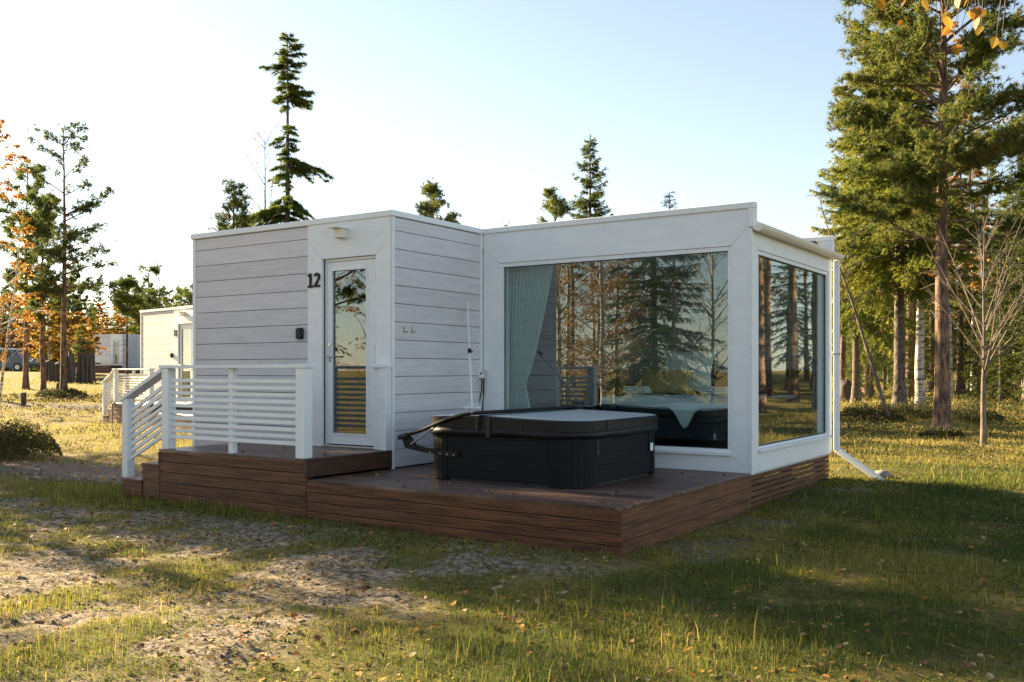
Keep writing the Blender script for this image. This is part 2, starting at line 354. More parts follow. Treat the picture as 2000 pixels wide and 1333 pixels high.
# ------------------------------------------------------------------ the cabin
XA, XE, XC, XD, XB, XF = -9.8345, -7.8277, -7.6077, -6.8122, -6.5822, -3.2649
Y1, Y2, YB, Y0 = 7.6343, 9.2561, 12.1972, 6.3941
ZT, ZL, ZU, ZD = 3.10, .37, .563, 2.643
ZF = ZT-.065
cabin = thing('cabin', ((XA+XF)/2, (Y1+YB)/2, 0), 'white flat-roofed timber cabin with big picture windows, numbered 12', 'cabin')
C = cabin
plank_lines = [2.888-.193*k for k in range(14)]
def plank_x(x0, x1, yf, z0, z1, nm='plank', mat='plank', parent=None, d=.022, s=1):
    """board lying along x, face at yf; s=1 faces -y"""
    c = .003
    prof = [(yf+s*c, z0), (yf, z0+c), (yf, z1-c), (yf+s*c, z1), (yf+s*d, z1), (yf+s*d, z0)]
    return fixn(mesh(nm, *prism(prof, 'x', x0, x1), mat, parent or C))
def plank_y(y0, y1, xf, z0, z1, nm='plank', mat='plank', parent=None, d=.022, s=-1):
    c = .003
    prof = [(xf+s*c, z0), (xf, z0+c), (xf, z1-c), (xf+s*c, z1), (xf+s*d, z1), (xf+s*d, z0)]
    return fixn(mesh(nm, *prism(prof, 'y', y0, y1), mat, parent or C))
tops = [ZF-.004]+plank_lines[:-1]; bots = plank_lines
for t, b in zip(tops, bots):
    plank_x(XA+.05, XE-.002, Y1, b+.0028, t-.0028)                      # front of the entrance wing
    plank_y(Y1+.03, Y2-.04, XB, b+.0028, t-.0028)                     # its side towards the terrace
for t, b in zip(tops, bots): plank_y(Y1+.06, YB-.06, XA, b+.0028, t-.0028, s=1)
# shell behind the boards: wall panels with real thickness
def part(nm, box, mat, parent=None): return mesh(nm, *box, mat, parent or C)
part('wall_shell', bx(XA+.0225, XC+.012, Y1+.0225, Y1+.16, .30, ZF), 'sheath')
part('wall_shell', bx(XD-.012, XB-.0225, Y1+.0225, Y1+.16, .30, ZF), 'sheath')
part('wall_shell', bx(XC+.0125, XD-.0125, Y1+.06, Y1+.16, ZD+.004, ZF), 'sheath')
part('wall_shell', bx(XB-.15, XB-.0225, Y1+.161, Y2+.02, .30, ZF), 'sheath')
part('wall_shell', bx(XA+.0225, XA+.15, Y1+.161, YB-.16, .30, ZF), 'sheath')
part('wall_shell', bx(XA+.0225, XF-.16, YB-.158, YB-.02, .30, ZF), 'sheath')
part('back_cladding', bx(XA+.02, XF-.03, YB-.0198, YB-.001, .35, ZF), 'plank')
part('corner_board', cbox(XA-.004, XA+.048, Y1-.012, Y1+.02, .36, ZF), 'white')
part('corner_board', cbox(XB-.02, XB+.008, Y1-.006, Y1+.028, .36, ZF), 'white')
part('corner_board', cbox(XB-.02, XB+.018, Y2-.042, Y2-.008, .36, ZF), 'white')
# door surround: mitred casing
def flat_y(nm, prof, y0, y1_, mat, parent=None): return fixn(mesh(nm, *prism(prof, 'y', y0, y1_), mat, parent or C))
yc = Y1-.014
flat_y('casing', [(XE, .565), (XC-.0015, .565), (XC-.0015, ZD), (XE, ZD+.22)], yc, Y1+.022, 'white')
flat_y('casing', [(XD+.0015, .565), (XB-.021, .565), (XB-.021, ZD+.22), (XD+.0015, ZD)], yc, Y1+.022, 'white')
flat_y('casing', [(XE, ZD+.223), (XC, ZD+.003), (XD, ZD+.003), (XB-.021, ZD+.223), (XB-.021, ZF), (XE, ZF)], yc, Y1+.022, 'white')
# the door
door = part('door', join(bx(XC+.003, XC+.03, Y1+.03, Y1+.12, ZU+.02, ZD), bx(XD-.03, XD-.003, Y1+.03, Y1+.12, ZU+.02, ZD), bx(XC+.0305, XD-.0305, Y1+.03, Y1+.12, ZD-.03, ZD-.0005)), 'white')
pxl, pzt = on_y(650.8, 529.6, Y1+.05); pxr, _ = on_y(718, 523.6, Y1+.05); _, pzb = on_y(651, 846, Y1+.05)
lx0, lx1, lz0, lz1 = XC+.034, XD-.034, ZU+.03, ZD-.034; ly0, ly1 = Y1+.036, Y1+.085
mesh('leaf', *join(cbox(lx0, pxl, ly0, ly1, lz0, lz1), cbox(pxr, lx1, ly0, ly1, lz0, lz1), cbox(pxl+.0005, pxr-.0005, ly0+.001, ly1-.001, lz0, pzb), cbox(pxl+.0005, pxr-.0005, ly0+.001, ly1-.001, pzt, lz1)), 'white', door)
b_ = .016
mesh('glazing_bead', *join(bx(pxl-b_, pxl+.004, ly0-.008, ly0+.0, pzb-b_, pzt+b_), bx(pxr-.004, pxr+b_, ly0-.008, ly0+.0, pzb-b_, pzt+b_), bx(pxl+.0045, pxr-.0045, ly0-.0075, ly0+.012, pzb-b_, pzb+.004), bx(pxl+.0045, pxr-.0045, ly0-.0075, ly0+.012, pzt-.004, pzt+b_)), 'white', door)
mesh('pane', *bx(pxl+.001, pxr-.001, ly0+.018, ly0+.024, pzb+.001, pzt-.001), 'door_glass', door)
mesh('threshold', *cbox(XC+.003, XD-.003, Y1-.02, Y1+.12, ZU+.001, ZU+.0195), 'steel', door)
hx = lx0+.05
mesh('handle', *join(cbox(hx-.018, hx+.018, ly0-.008, ly0+.001, 1.50, 1.66), tube([(hx, ly0-.008, 1.56), (hx, ly0-.05, 1.56)], .009), tube([(hx-.008, ly0-.05, 1.56), (hx+.11, ly0-.052, 1.558)], .008)), 'steel', door, True)
mesh('lock', *tube([(hx, ly0+.002, 1.70), (hx, ly0-.018, 1.70)], .022, 14), 'steel', door)
for py in (540, 583, 686, 830):
    hz = on_y(734, py, Y1)[1]
    mesh('hinge', *join(tube([(XD-.03, ly0-.010, hz-.05), (XD-.03, ly0-.010, hz+.05)], .009), bx(XD-.03, XD-.006, ly0-.0105, ly0-.007, hz-.045, hz+.045)), 'steel', door)
part('door_lining', bx(XC+.031, XD-.031, Y1+.9, Y1+.93, .5, 2.7), 'sheath')

# glazed wing: front wall with the big window
GL, GR, GT, GB = -6.283, -3.517, 2.627, .603                # the visible glass
FL, FR, FT, FB = GL-.045, GR+.045, GT+.045, GB-.055         # frame outside
y = Y2; yt = Y2+.03
flat_y('casing', [(XB+.019, .372), (FL-.0015, FB), (FL-.0015, FT), (XB+.019, FT+.20)], y, yt, 'white')
flat_y('casing', [(FR+.0015, FB), (XF-.012, .372), (XF-.012, FT+.22), (FR+.0015, FT)], y, yt, 'white')
flat_y('casing', [(XB+.019, FT+.203), (FL, FT+.003), (FR, FT+.003), (XF-.012, FT+.223), (XF-.012, ZF), (XB+.019, ZF)], y, yt, 'white')
flat_y('casing', [(XB+.022, .372), (XF-.016, .372), (FR, FB-.003), (FL, FB-.003)], y+.001, yt, 'white')
fw_ = part('window', join(bx(FL, GL, y+.012, y+.14, FB, FT), bx(GR, FR, y+.012, y+.14, FB, FT), bx(GL+.0005, GR-.0005, y+.0125, y+.14, GT, FT-.0005), bx(GL+.0005, GR-.0005, y+.0125, y+.14, FB+.0005, GB)), 'white')
mesh('pane', *bx(GL+.001, GR-.001, y+.045, y+.053, GB+.001, GT-.001), 'glass', fw_)
mesh('gasket', *join(bx(GL, GL+.008, y+.034, y+.044, GB, GT), bx(GR-.008, GR, y+.034, y+.044, GB, GT), bx(GL+.0085, GR-.0085, y+.034, y+.044, GB, GB+.008), bx(GL+.0085, GR-.0085, y+.034, y+.044, GT-.008, GT)), 'rubber', fw_)
mesh('sill', *cbox(FL+.005, FR-.005, y-.035, y+.011, FB-.012, FB+.022), 'white', fw_)
# side wall with its window
SY0, SY1, ST, SB = 9.497, 12.035, 2.597, .625
f0, f1, ft, fb = SY0-.04, SY1+.04, ST+.04, SB-.045
def flat_x(nm, prof, x0, x1, mat, parent=None): return fixn(mesh(nm, *prism(prof, 'x', x0, x1), mat, parent or C))
ZS = 2.80
flat_x('casing', [(Y2-.004, .372), (f0-.0015, fb), (f0-.0015, ft), (Y2-.004, ZS)], XF-.03, XF, 'white')
flat_x('casing', [(f1+.0015, fb), (YB, .372), (YB, ZS), (f1+.0015, ft)], XF-.03, XF, 'white')
flat_x('casing', [(Y2-.002, ZS+.002), (f0, ft+.003), (f1, ft+.003), (YB-.002, ZS+.002)], XF-.03, XF, 'white')
flat_x('casing', [(Y2, .372), (YB-.004, .372), (f1, fb-.003), (f0, fb-.003)], XF-.03, XF-.001, 'white')
sw = part('window', join(bx(XF-.14, XF-.012, f0, SY0, fb, ft), bx(XF-.14, XF-.012, SY1, f1, fb, ft), bx(XF-.14, XF-.0125, SY0+.0005, SY1-.0005, ST, ft-.0005), bx(XF-.14, XF-.0125, SY0+.0005, SY1-.0005, fb+.0005, SB)), 'white')
mesh('pane', *bx(XF-.053, XF-.045, SY0+.001, SY1-.001, SB+.001, ST-.001), 'glass', sw)
mesh('gasket', *join(bx(XF-.044, XF-.034, SY0, SY0+.008, SB, ST), bx(XF-.044, XF-.034, SY1-.008, SY1, SB, ST), bx(XF-.044, XF-.034, SY0+.0085, SY1-.0085, SB, SB+.008), bx(XF-.044, XF-.034, SY0+.0085, SY1-.0085, ST-.008, ST)), 'rubber', sw)
mesh('sill', *cbox(XF-.011, XF+.035, f0+.005, f1-.005, fb-.012, fb+.022), 'white', sw)
part('corner_board', cbox(XF-.012, XF+.014, Y2-.012, Y2+.03, .36, ZS+.04), 'white')
# wall cores round the windows
part('wall_shell', bx(XB-.02, FL-.002, Y2+.031, Y2+.15, .30, ZF), 'inner_white')
part('wall_shell', bx(FR+.002, XF-.031, Y2+.031, Y2+.15, .30, ZF), 'inner_white')
part('wall_shell', bx(FL-.0015, FR+.0015, Y2+.031, Y2+.15, FT+.002, ZF), 'inner_white')
part('wall_shell', bx(FL-.0015, FR+.0015, Y2+.031, Y2+.15, .30, FB-.002), 'inner_white')
part('wall_shell', bx(XF-.15, XF-.031, Y2+.151, f0-.002, .30, ZS), 'inner_white')
part('wall_shell', bx(XF-.15, XF-.031, f1+.002, YB-.02, .30, ZS), 'inner_white')
part('wall_shell', bx(XF-.15, XF-.031, f0-.0015, f1+.0015, ft+.002, ZS), 'inner_white')
part('wall_shell', bx(XF-.15, XF-.031, f0-.0015, f1+.0015, .30, fb-.002), 'inner_white')
# roof and flashing
part('roof', join(bx(XA+.03, XB-.03, Y1+.03, YB-.03, 2.86, 2.92), bx(XB-.0295, XF-.005, Y2+.03, YB-.03, 2.80, 2.86)), 'roof')
th = .05
def flash(box): return part('roof_flashing', cbox(*box, .006), 'trim_metal')
flash((XA-.025, XB+.022, Y1-.028, Y1+.09, ZF, ZT))
flash((XB-.09, XB+.022, Y1+.0905, Y2-.0215, ZF+.001, ZT-.001))
flash((XB-.09, XF+.03, Y2-.021, Y2+.09, ZF, ZT))
flash((XA-.025, XA+.09, Y1+.0905, YB+.02, ZF+.001, ZT-.001))
flash((XA+.0905, XF+.03, YB-.07, YB+.02, ZF, ZT))
part('parapet', cbox(XF-.03, XF+.032, Y2-.023, Y2+.075, ZS+.045, ZF-.0005, .006), 'trim_metal')
part('parapet', bx(XF-.9, XF+.031, YB-.06, YB+.018, ZS+.005, ZF-.0005), 'trim_metal')
part('parapet', bx(XB-.09, XF-.031, Y2+.0305, Y2+.075, ZS+.005, ZF-.0005), 'trim_metal')
# gutter: a half-round channel with thickness, and its downpipe
ga = np.linspace(math.pi, 2*math.pi, 9); gc = (XF+.075, ZS+.06)
prof = [(gc[0]+.062*math.cos(a), gc[1]+.062*math.sin(a)) for a in ga] + [(gc[0]+.054*math.cos(a), gc[1]+.054*math.sin(a)) for a in ga[::-1]]

fixn(part('gutter', prism(prof, 'y', Y2-.02, YB+.10), 'warm_white'))
part('gutter_end', prism([(gc[0]+.061*math.cos(a), gc[1]+.061*math.sin(a)) for a in ga], 'y', Y2-.026, Y2-.0205), 'warm_white')
part('eaves_board', cbox(XF-.03, XF+.012, Y2+.076, YB-.005, ZS+.003, ZS+.125), 'warm_white')
pxp = XF+.05; ypp = YB+.045
part('downpipe', cbox(pxp-.035, pxp+.035, ypp-.03, ypp+.03, .40, ZS+.0, .008), 'white')
e0 = np.array((pxp, ypp, .41)); 
v, f = cbox(-.035, .035, -.03, .03, 0, .82, .008); R_ = Matrix.Rotation(math.radians(122), 3, 'Y')
sp = mesh('downpipe_spout', [tuple(Vector(e0)+Matrix.Rotation(math.radians(-8), 3, 'Z') @ (R_ @ Vector(p))) for p in v], f, 'white', C)
part('pipe_clip', bx(pxp-.04, pxp+.04, ypp-.036, ypp+.034, 1.6, 1.63), 'steel')
# skirting slats under the glazed side, and posts carrying the floor
for k in range(6):
    z0 = .008+.058*k
    part('skirting_slat', bx(XF-.05, XF-.026, Y2+.01, YB-.02, z0, z0+.045), 'brown_y')
for yy in (Y2+.1, (Y2+YB)/2, YB-.15):
    part('foundation_post', bx(XF-.16, XF-.056, yy-.05, yy+.05, -.12, .299), 'sheath')
    part('foundation_post', bx(XA+.1, XA+.2, yy-.05, yy+.05, -.12, .299), 'sheath')
part('skirting_panel', bx(XA+.05, XA+.08, Y1+.03, YB-.05, -.05, .299), 'dark_brown')
# floor, ceiling, inner walls with boards
part('floor', bx(XB-1.1, XF-.151, Y2+.151, YB-.23, .44, .50), 'floor_in')
part('floor', bx(XA+.16, XB-1.11, Y1+.17, YB-.23, .44, .50), 'floor_in')
part('ceiling', bx(XA+.16, XF-.151, Y2+.151, YB-.16, 2.70, 2.74), 'inner_white')
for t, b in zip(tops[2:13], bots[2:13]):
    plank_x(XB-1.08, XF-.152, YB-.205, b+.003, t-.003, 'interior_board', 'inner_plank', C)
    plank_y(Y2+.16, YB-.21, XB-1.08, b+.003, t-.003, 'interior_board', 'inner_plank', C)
part('inner_partition', bx(XB-1.19, XB-1.105, Y2+.16, YB-.21, .5, 2.69), 'inner_white')
part('inner_partition', bx(XB-1.1, XB-.16, Y2+.03, Y2+.15, .5, 2.69), 'inner_white')
part('ceiling_trim', bx(XB-1.0, XF-.2, YB-.24, YB-.206, 2.62, 2.69), 'inner_white')

# house number: strokes with depth
def stroke(pts, w):
    P = np.array(pts, float); T = np.gradient(P, axis=0); T /= np.linalg.norm(T, axis=1)[:, None]
    Nn = np.stack([-T[:, 1], T[:, 0]], 1)*w/2
    return [tuple(p) for p in P+Nn]+[tuple(p) for p in (P-Nn)[::-1]]
def digit(ch, x0, z0, h, yb, yf, nm, parent):
    w = h*.17; parts = []
    if ch == '1':
        for i, pts in enumerate(([(.28, .02), (.28, .98)], [(.06, .80), (.28, .95)], [(.04, .06), (.52, .06)])):
            parts.append(prism([(x0+u*h, z0+v*h) for u, v in stroke(pts, .17 if i != 1 else .14)], 'y', yf+.0006*i, yb))
    else:
        a = np.linspace(math.radians(165), math.radians(-45), 14)
        arc = [(.30+.21*math.cos(t), .72+.21*math.sin(t)) for t in a]+[(.32, .36), (.12, .12)]
        parts.append(prism([(x0+u*h, z0+v*h) for u, v in stroke(arc, .16)], 'y', yf, yb))
        parts.append(prism([(x0+u*h, z0+v*h) for u, v in stroke([(.04, .07), (.58, .07)], .16)], 'y', yf+.0006, yb))
    return fixn(mesh(nm, *join(*parts), 'black', parent))
def house_number(txt, label):
    x0 = XE+.006; z0 = on_y(612, 562, Y1)[1]
    t = thing('house_number', (x0+.1, Y1-.015, z0), label, 'house number')
    for i, c in enumerate(txt): digit(c, x0+.002+i*.098, z0, .158, Y1-.0145, Y1-.032, 'digit', t)
    return t
number12 = house_number('12', 'black metal numerals 12 beside the glazed door')
# wall lamp
lx, lz = on_y(674, 457, Y1); 
lamp = thing('wall_lamp', (lx, Y1-.015, lz), 'cream metal wall lamp with flat hood above the glazed door', 'lamp')
mesh('lamp_box', *cbox(lx-.055, lx+.055, Y1-.12, Y1-.0145, lz-.055, lz+.04), 'warm_white', lamp)
mesh('lamp_hood', *cbox(lx-.075, lx+.065, Y1-.20, Y1-.0145, lz+.041, lz+.055), 'warm_white', lamp)
mesh('diffuser', *bx(lx-.04, lx+.04, Y1-.11, Y1-.03, lz-.06, lz-.0555), 'inner_white', lamp)
# key safe
kx, kz = on_y(589, 652, Y1)
key = thing('key_safe', (kx, Y1, kz-.06), 'small black key safe on grey boards left of the door', 'key safe')
mesh('body', *cbox(kx-.045, kx+.045, Y1-.05, Y1-.0005, kz-.065, kz+.065, .014), 'black', key)
mesh('cover', *cbox(kx-.036, kx+.036, Y1-.062, Y1-.0505, kz-.055, kz+.055, .008), 'rubber', key)
# two brass coat hooks
for i, px in enumerate((789, 804)):
    hy, hz = on_x(px, 645, XB)
    t = thing('coat_hook', (XB, hy, hz), ('brass coat hook on the terrace wall, the one nearer the door corner', 'brass coat hook on the terrace wall, the one nearer the window')[i], 'hook', 'brass coat hooks')
    mesh('plate', *cbox(XB+.0005, XB+.006, hy-.008, hy+.008, hz-.035, hz+.035, .002), 'brass', t)
    mesh('prong', *tube([(XB+.005, hy, hz-.015), (XB+.035, hy, hz-.025), (XB+.05, hy, hz-.012), (XB+.05, hy, hz+.005)], .005), 'brass', t)
# socket box with two cables
sx, sz = on_y(946, 732, Y2)
sock = thing('socket_box', (sx, Y2, sz-.06), 'grey outdoor socket box with two black cables beside the big window', 'socket')
mesh('box', *cbox(sx-.042, sx+.042, Y2-.07, Y2-.0005, sz-.05, sz+.05, .008), 'grey_plastic', sock)
mesh('lid', *cbox(sx-.036, sx+.036, Y2-.085, Y2-.0705, sz-.042, sz+.046, .006), 'trim_metal', sock)
mesh('knob', *tube([(sx+.02, Y2-.085, sz+.015), (sx+.02, Y2-.098, sz+.015)], .012), 'rubber', sock)
for i, dx in enumerate((-.012, .02)):
    P = [(sx+dx, Y2-.04, sz-.05), (sx+dx, Y2-.042, sz-.2), (sx+dx-.01*i-.0-(0.05 if i == 0 else 0), Y2-.06, sz-.45), (sx+dx-(0.13 if i == 0 else 0), Y2-.05, sz-.7), (sx+dx-(0.15 if i == 0 else .0), Y2-.05, .372)]
    mesh('cable', *tube(P, .008, 6), 'rubber', sock, True)

# ------------------------------------------------------------------ decks
XDK, XL = -6.59, -8.8142
def groove_profile(depth, h, n=5, g=.004):
    """outline (depth, height) of a ribbed decking board, ribs on the face at depth 0"""
    pts = []
    for k in range(n):
        a = h*k/n; b = h*(k+1)/n
        pts += [(0, a+.25*h/n*.5), (0, b-.25*h/n*.5)] if k not in () else []
        if k < n-1: pts += [(g, b-.03*h/n), (g, b+.03*h/n)]
    return [(0.003, 0)]+pts+[(.003, h), (depth, h), (depth, 0)]
def face_board(x0, x1, yf, z0, h, parent, nm='face_board'):
    return fixn(mesh(nm, *prism([(yf+u, z0+v) for u, v in groove_profile(.026, h)], 'x', x0, x1), 'brown', parent))
def floor_board(x0, x1, y0, w, zt, parent, nm='floor_board'):
    y0 += .003; w -= .006
    return fixn(mesh(nm, *prism([(y0+v, zt-u) for u, v in groove_profile(.028, w, 6, .003)], 'x', x0, x1), 'deck', parent))
terrace = thing('terrace_deck', ((XDK+XF)/2, (Y0+Y2)/2, 0), 'low brown timber terrace carrying the hot tub', 'deck')
nb = 4; bh = (ZL-.022+.015)/nb
for k in range(nb): face_board(XDK+.006, XF-.003, Y0, -.015+bh*k+.003, bh-.006, terrace)
yy = Y0+.004; w = .1165
while yy < Y2-.02:
    ww = min(w-.006, Y2-.004-yy)
    floor_board(XB+.012 if yy > Y1-.03 else XDK+.004, XF-.052, yy, ww, ZL, terrace); yy += w
part('edge_board', cbox(XF-.050, XF+.002, Y0-.006, Y2-.014, ZL-.026, ZL+.003), 'deck', terrace)
sb = [(.005, .115), (.121, .232), (.238, .342)]
for a, b in sb: part('side_board', cbox(XF-.028, XF-.002, Y0+.028, Y2-.012, a-.02, b, .003), 'brown_y', terrace)
part('corner_post', bx(XF-.12, XF-.03, Y0+.03, Y0+.12, -.1, ZL-.03), 'dark_brown', terrace)
part('corner_post', bx(XDK+.03, XDK+.12, Y0+.03, Y0+.12, -.1, ZL-.03), 'dark_brown', terrace)
part('joist', bx(XDK+.03, XF-.04, (Y0+Y2)/2, (Y0+Y2)/2+.05, -.08, ZL-.03), 'dark_brown', terrace)
part('joist', bx(XDK+.03, XF-.04, Y2-.12, Y2-.06, -.08, ZL-.03), 'dark_brown', terrace)
porch = thing('porch_deck', ((XL+XDK)/2, (Y0+Y1)/2, 0), 'brown timber entrance porch with two steps in front of the door', 'deck')
nb = 5; bh = (ZU-.024+.01)/nb
for k in range(nb): face_board(XL+.03, XDK-.001, Y0-.004, -.01+bh*k+.003, bh-.006, porch)
yy = Y0-.002
while yy < Y1-.02:
    ww = min(w-.006, Y1-.016-yy); floor_board(XL, XDK-.03, yy, ww, ZU, porch); yy += w
part('edge_board', cbox(XDK-.029, XDK+.012, Y0-.012, Y1-.016, ZL+.02, ZU+.002), 'dark_brown', porch)
part('edge_board', cbox(XL-.004, XL+.026, Y0-.008, Y1-.02, .02, ZU-.031), 'dark_brown', porch)
part('corner_post', bx(XL+.05, XL+.14, Y0+.03, Y0+.12, -.1, ZU-.03), 'dark_brown', porch)
part('corner_post', bx(XDK-.14, XDK-.05, Y0+.03, Y0+.12, -.1, ZU-.03), 'dark_brown', porch)
part('step', join(cbox(XL-.36, XL-.006, Y0+.03, Y1-.1, .36, .39), bx(XL-.345, XL-.32, Y0+.04, Y1-.11, .2, .3595), bx(XL-.3195, XL-.008, Y0+.035, Y0+.06, .02, .3595)), 'brown', porch)
part('step', join(cbox(XL-.70, XL-.347, Y0+.03, Y1-.1, .17, .20), bx(XL-.685, XL-.66, Y0+.04, Y1-.11, -.02, .1695), bx(XL-.659, XL-.35, Y0+.035, Y0+.06, -.02, .1695)), 'brown', porch)
# ------------------------------------------------------------------ railing
rail = thing('railing', (XL+1.0, Y0+.05, ZU), 'white slatted wooden railing along the porch and its steps', 'railing')
ZR = 1.463
yr = Y0+.055
part('post', cbox(XDK-.145, XDK-.03, yr-.055, yr+.06, ZU+.003, ZR-.005), 'slat', rail)
part('post', cbox(XL+.04, XL+.145, yr-.05, yr+.055, ZU+.003, ZR-.036), 'slat', rail)
xm = on_y(456, 800, yr+.05)[0]
part('post', cbox(xm-.035, xm+.035, yr+.012, yr+.075, ZU-.05, ZR-.0365), 'slat', rail)
part('handrail', cbox(XL+.0, XDK-.1, yr-.06, yr+.085, ZR-.035, ZR), 'slat', rail)
part('post_cap', cbox(XDK-.16, XDK-.015, yr-.07, yr+.09, ZR-.0345, ZR+.006), 'slat', rail)
for k in range(10):
    z = .70+.0667*k; part('slat', cbox(XL+.14, XDK-.143, yr-.012, yr+.0115, z-.019, z+.019, .003), 'slat', rail)
xn = -9.43
part('post', cbox(xn-.05, xn+.05, yr-.05, yr+.05, .22, 1.09), 'slat', rail)
xt = XL+.045
def sloped(x0, z0, x1, z1, ya, yb, hh, nm):
    prof = [(x0, z0-hh), (x1, z1-hh), (x1, z1+hh), (x0, z0+hh)]
    return fixn(mesh(nm, *prism(prof, 'y', ya, yb), 'slat', rail))
sloped(xn-.08, 1.075, xt, 1.415, yr-.06, yr+.085, .02, 'handrail')
for k in range(8):
    dz = .075*k; sloped(xn+.05, .975-dz-.02, xt, 1.27-dz-.02, yr-.012, yr+.0115, .021, 'slat')
wp = thing('wall_post', (XB-.13, Y1-.06, ZU), 'white railing post with a cap fixed beside the door', 'post')
part('post', cbox(XD+.02, XB-.10, Y1-.07, Y1-.0145, ZU+.003, ZR-.03), 'slat', wp)
part('post', cbox(XB-.099, XB-.005, Y1-.11, Y1-.0145, ZU+.003, ZR-.03), 'slat', wp)
part('post_cap', cbox(XD+.012, XB+.002, Y1-.12, Y1-.0146, ZR-.0295, ZR+.008), 'slat', wp)

# ------------------------------------------------------------------ hot tub
TX0, TX1, TY0, TY1 = -5.76, -4.02, 7.09, 8.83
tub = thing('hot_tub', ((TX0+TX1)/2, (TY0+TY1)/2, ZL), 'black hot tub with a strapped vinyl cover on the terrace', 'hot tub')
TR = .31
def rrect(x0, x1, y0, y1, r, n=8):
    pts = []
    for (cx, cy, a0) in ((x1-r, y0+r, -90), (x1-r, y1-r, 0), (x0+r, y1-r, 90), (x0+r, y0+r, 180)):
        for k in range(n+1):
            a = math.radians(a0+90*k/n); pts.append((cx+r*math.cos(a), cy+r*math.sin(a)))
    return pts
zt0, zt1 = ZL+.035, .835
fixn(part('plinth', prism(rrect(TX0+.03, TX1-.03, TY0+.03, TY1-.03, TR), 'z', ZL+.003, zt0+.01), 'rubber', tub))
fixn(part('inner_shell', prism(rrect(TX0+.05, TX1-.05, TY0+.05, TY1-.05, TR), 'z', zt0+.0105, zt1-.02), 'rubber', tub))
# flat side panels with ribbed relief, one per side
def panel_rows(): return np.linspace(zt0, zt1-.03, 12)
def side_panel(axis_, fixed, a0, a1, sgn):
    rows = panel_rows(); prof = []
    for i in range(len(rows)-1):
        prof += [(fixed, rows[i]+.004), (fixed, rows[i+1]-.004), (fixed-sgn*.0012, rows[i+1])]
    prof = [(fixed-sgn*.003, rows[0])]+prof+[(fixed-sgn*.035, rows[-1]), (fixed-sgn*.035, rows[0])]
    return fixn(part('side_panel', prism(prof, axis_, a0, a1), 'panel', tub))
side_panel('x', TY0, TX0+TR+.004, TX1-TR-.004, -1); side_panel('x', TY1, TX0+TR+.004, TX1-TR-.004, 1)
side_panel('y', TX0, TY0+TR+.004, TY1-TR-.004, -1); side_panel('y', TX1, TY0+TR+.004, TY1-TR-.004, 1)
for (cx, cy, a0) in ((TX1-TR, TY0+TR, -90), (TX1-TR, TY1-TR, 0), (TX0+TR, TY1-TR, 90), (TX0+TR, TY0+TR, 180)):
    po = []; n = 9
    for k in range(n):
        for u, dr in ((.06, 0), (.86, 0), (.92, -.003), (.999, -.003)):
            a = math.radians(a0+90*(k+u)/n); po.append((cx+(TR+.006+dr)*math.cos(a), cy+(TR+.006+dr)*math.sin(a)))
    inn = [(cx+(TR-.03)*math.cos(math.radians(a0+90*k/8)), cy+(TR-.03)*math.sin(math.radians(a0+90*k/8))) for k in range(8, -1, -1)]
    fixn(part('corner_panel', prism(po+inn, 'z', zt0-.02, zt1-.03), 'panel', tub))
# skirt of the cover: hangs with waves
def loop_strip(off0, off1, z_of, z1, wob, nm, mat, seed, thick=.008):
    base = []
    P = rrect(TX0, TX1, TY0, TY1, TR, 10)
    P = np.array(P+[P[0]]); seg = np.linalg.norm(np.diff(P, axis=0), axis=1); cs = np.r_[0, np.cumsum(seg)]
    s = np.linspace(0, cs[-1], 220, endpoint=False); X = np.interp(s, cs, P[:, 0]); Y = np.interp(s, cs, P[:, 1])
    c = np.array([(TX0+TX1)/2, (TY0+TY1)/2]); dx = np.roll(X, -1)-np.roll(X, 1); dy = np.roll(Y, -1)-np.roll(Y, 1); ln = np.hypot(dx, dy); nxn, nyn = dy/ln, -dx/ln
    wv = wob*(fbm(s, s*0+seed, .35, seed)-.5)*2; zlow = z_of + .05*(fbm(s, s*0+seed, .6, seed+5)-.5)
    V = []; k = len(s)
    for (off, z) in ((off0, np.full(k, z1)), ((off0+off1)/2+.006, (z1+zlow)/2), (off1, zlow), (off1-thick, zlow), (off0-thick, np.full(k, z1))):
        o = off+wv*((z1-z)/(z1-zlow)); V.append(np.stack([X+nxn*o, Y+nyn*o, z], 1))
    m = len(V); V = np.concatenate(V); Fc = []
    for r in range(m):
        for i in range(k): j = (i+1) % k; r2 = (r+1) % m; Fc.append((r*k+i, r*k+j, r2*k+j, r2*k+i))
    return fixn(mesh(nm, V, Fc, mat, tub, True))
loop_strip(.032, .030, .80, .872, .012, 'cover_skirt', 'vinyl', 3)
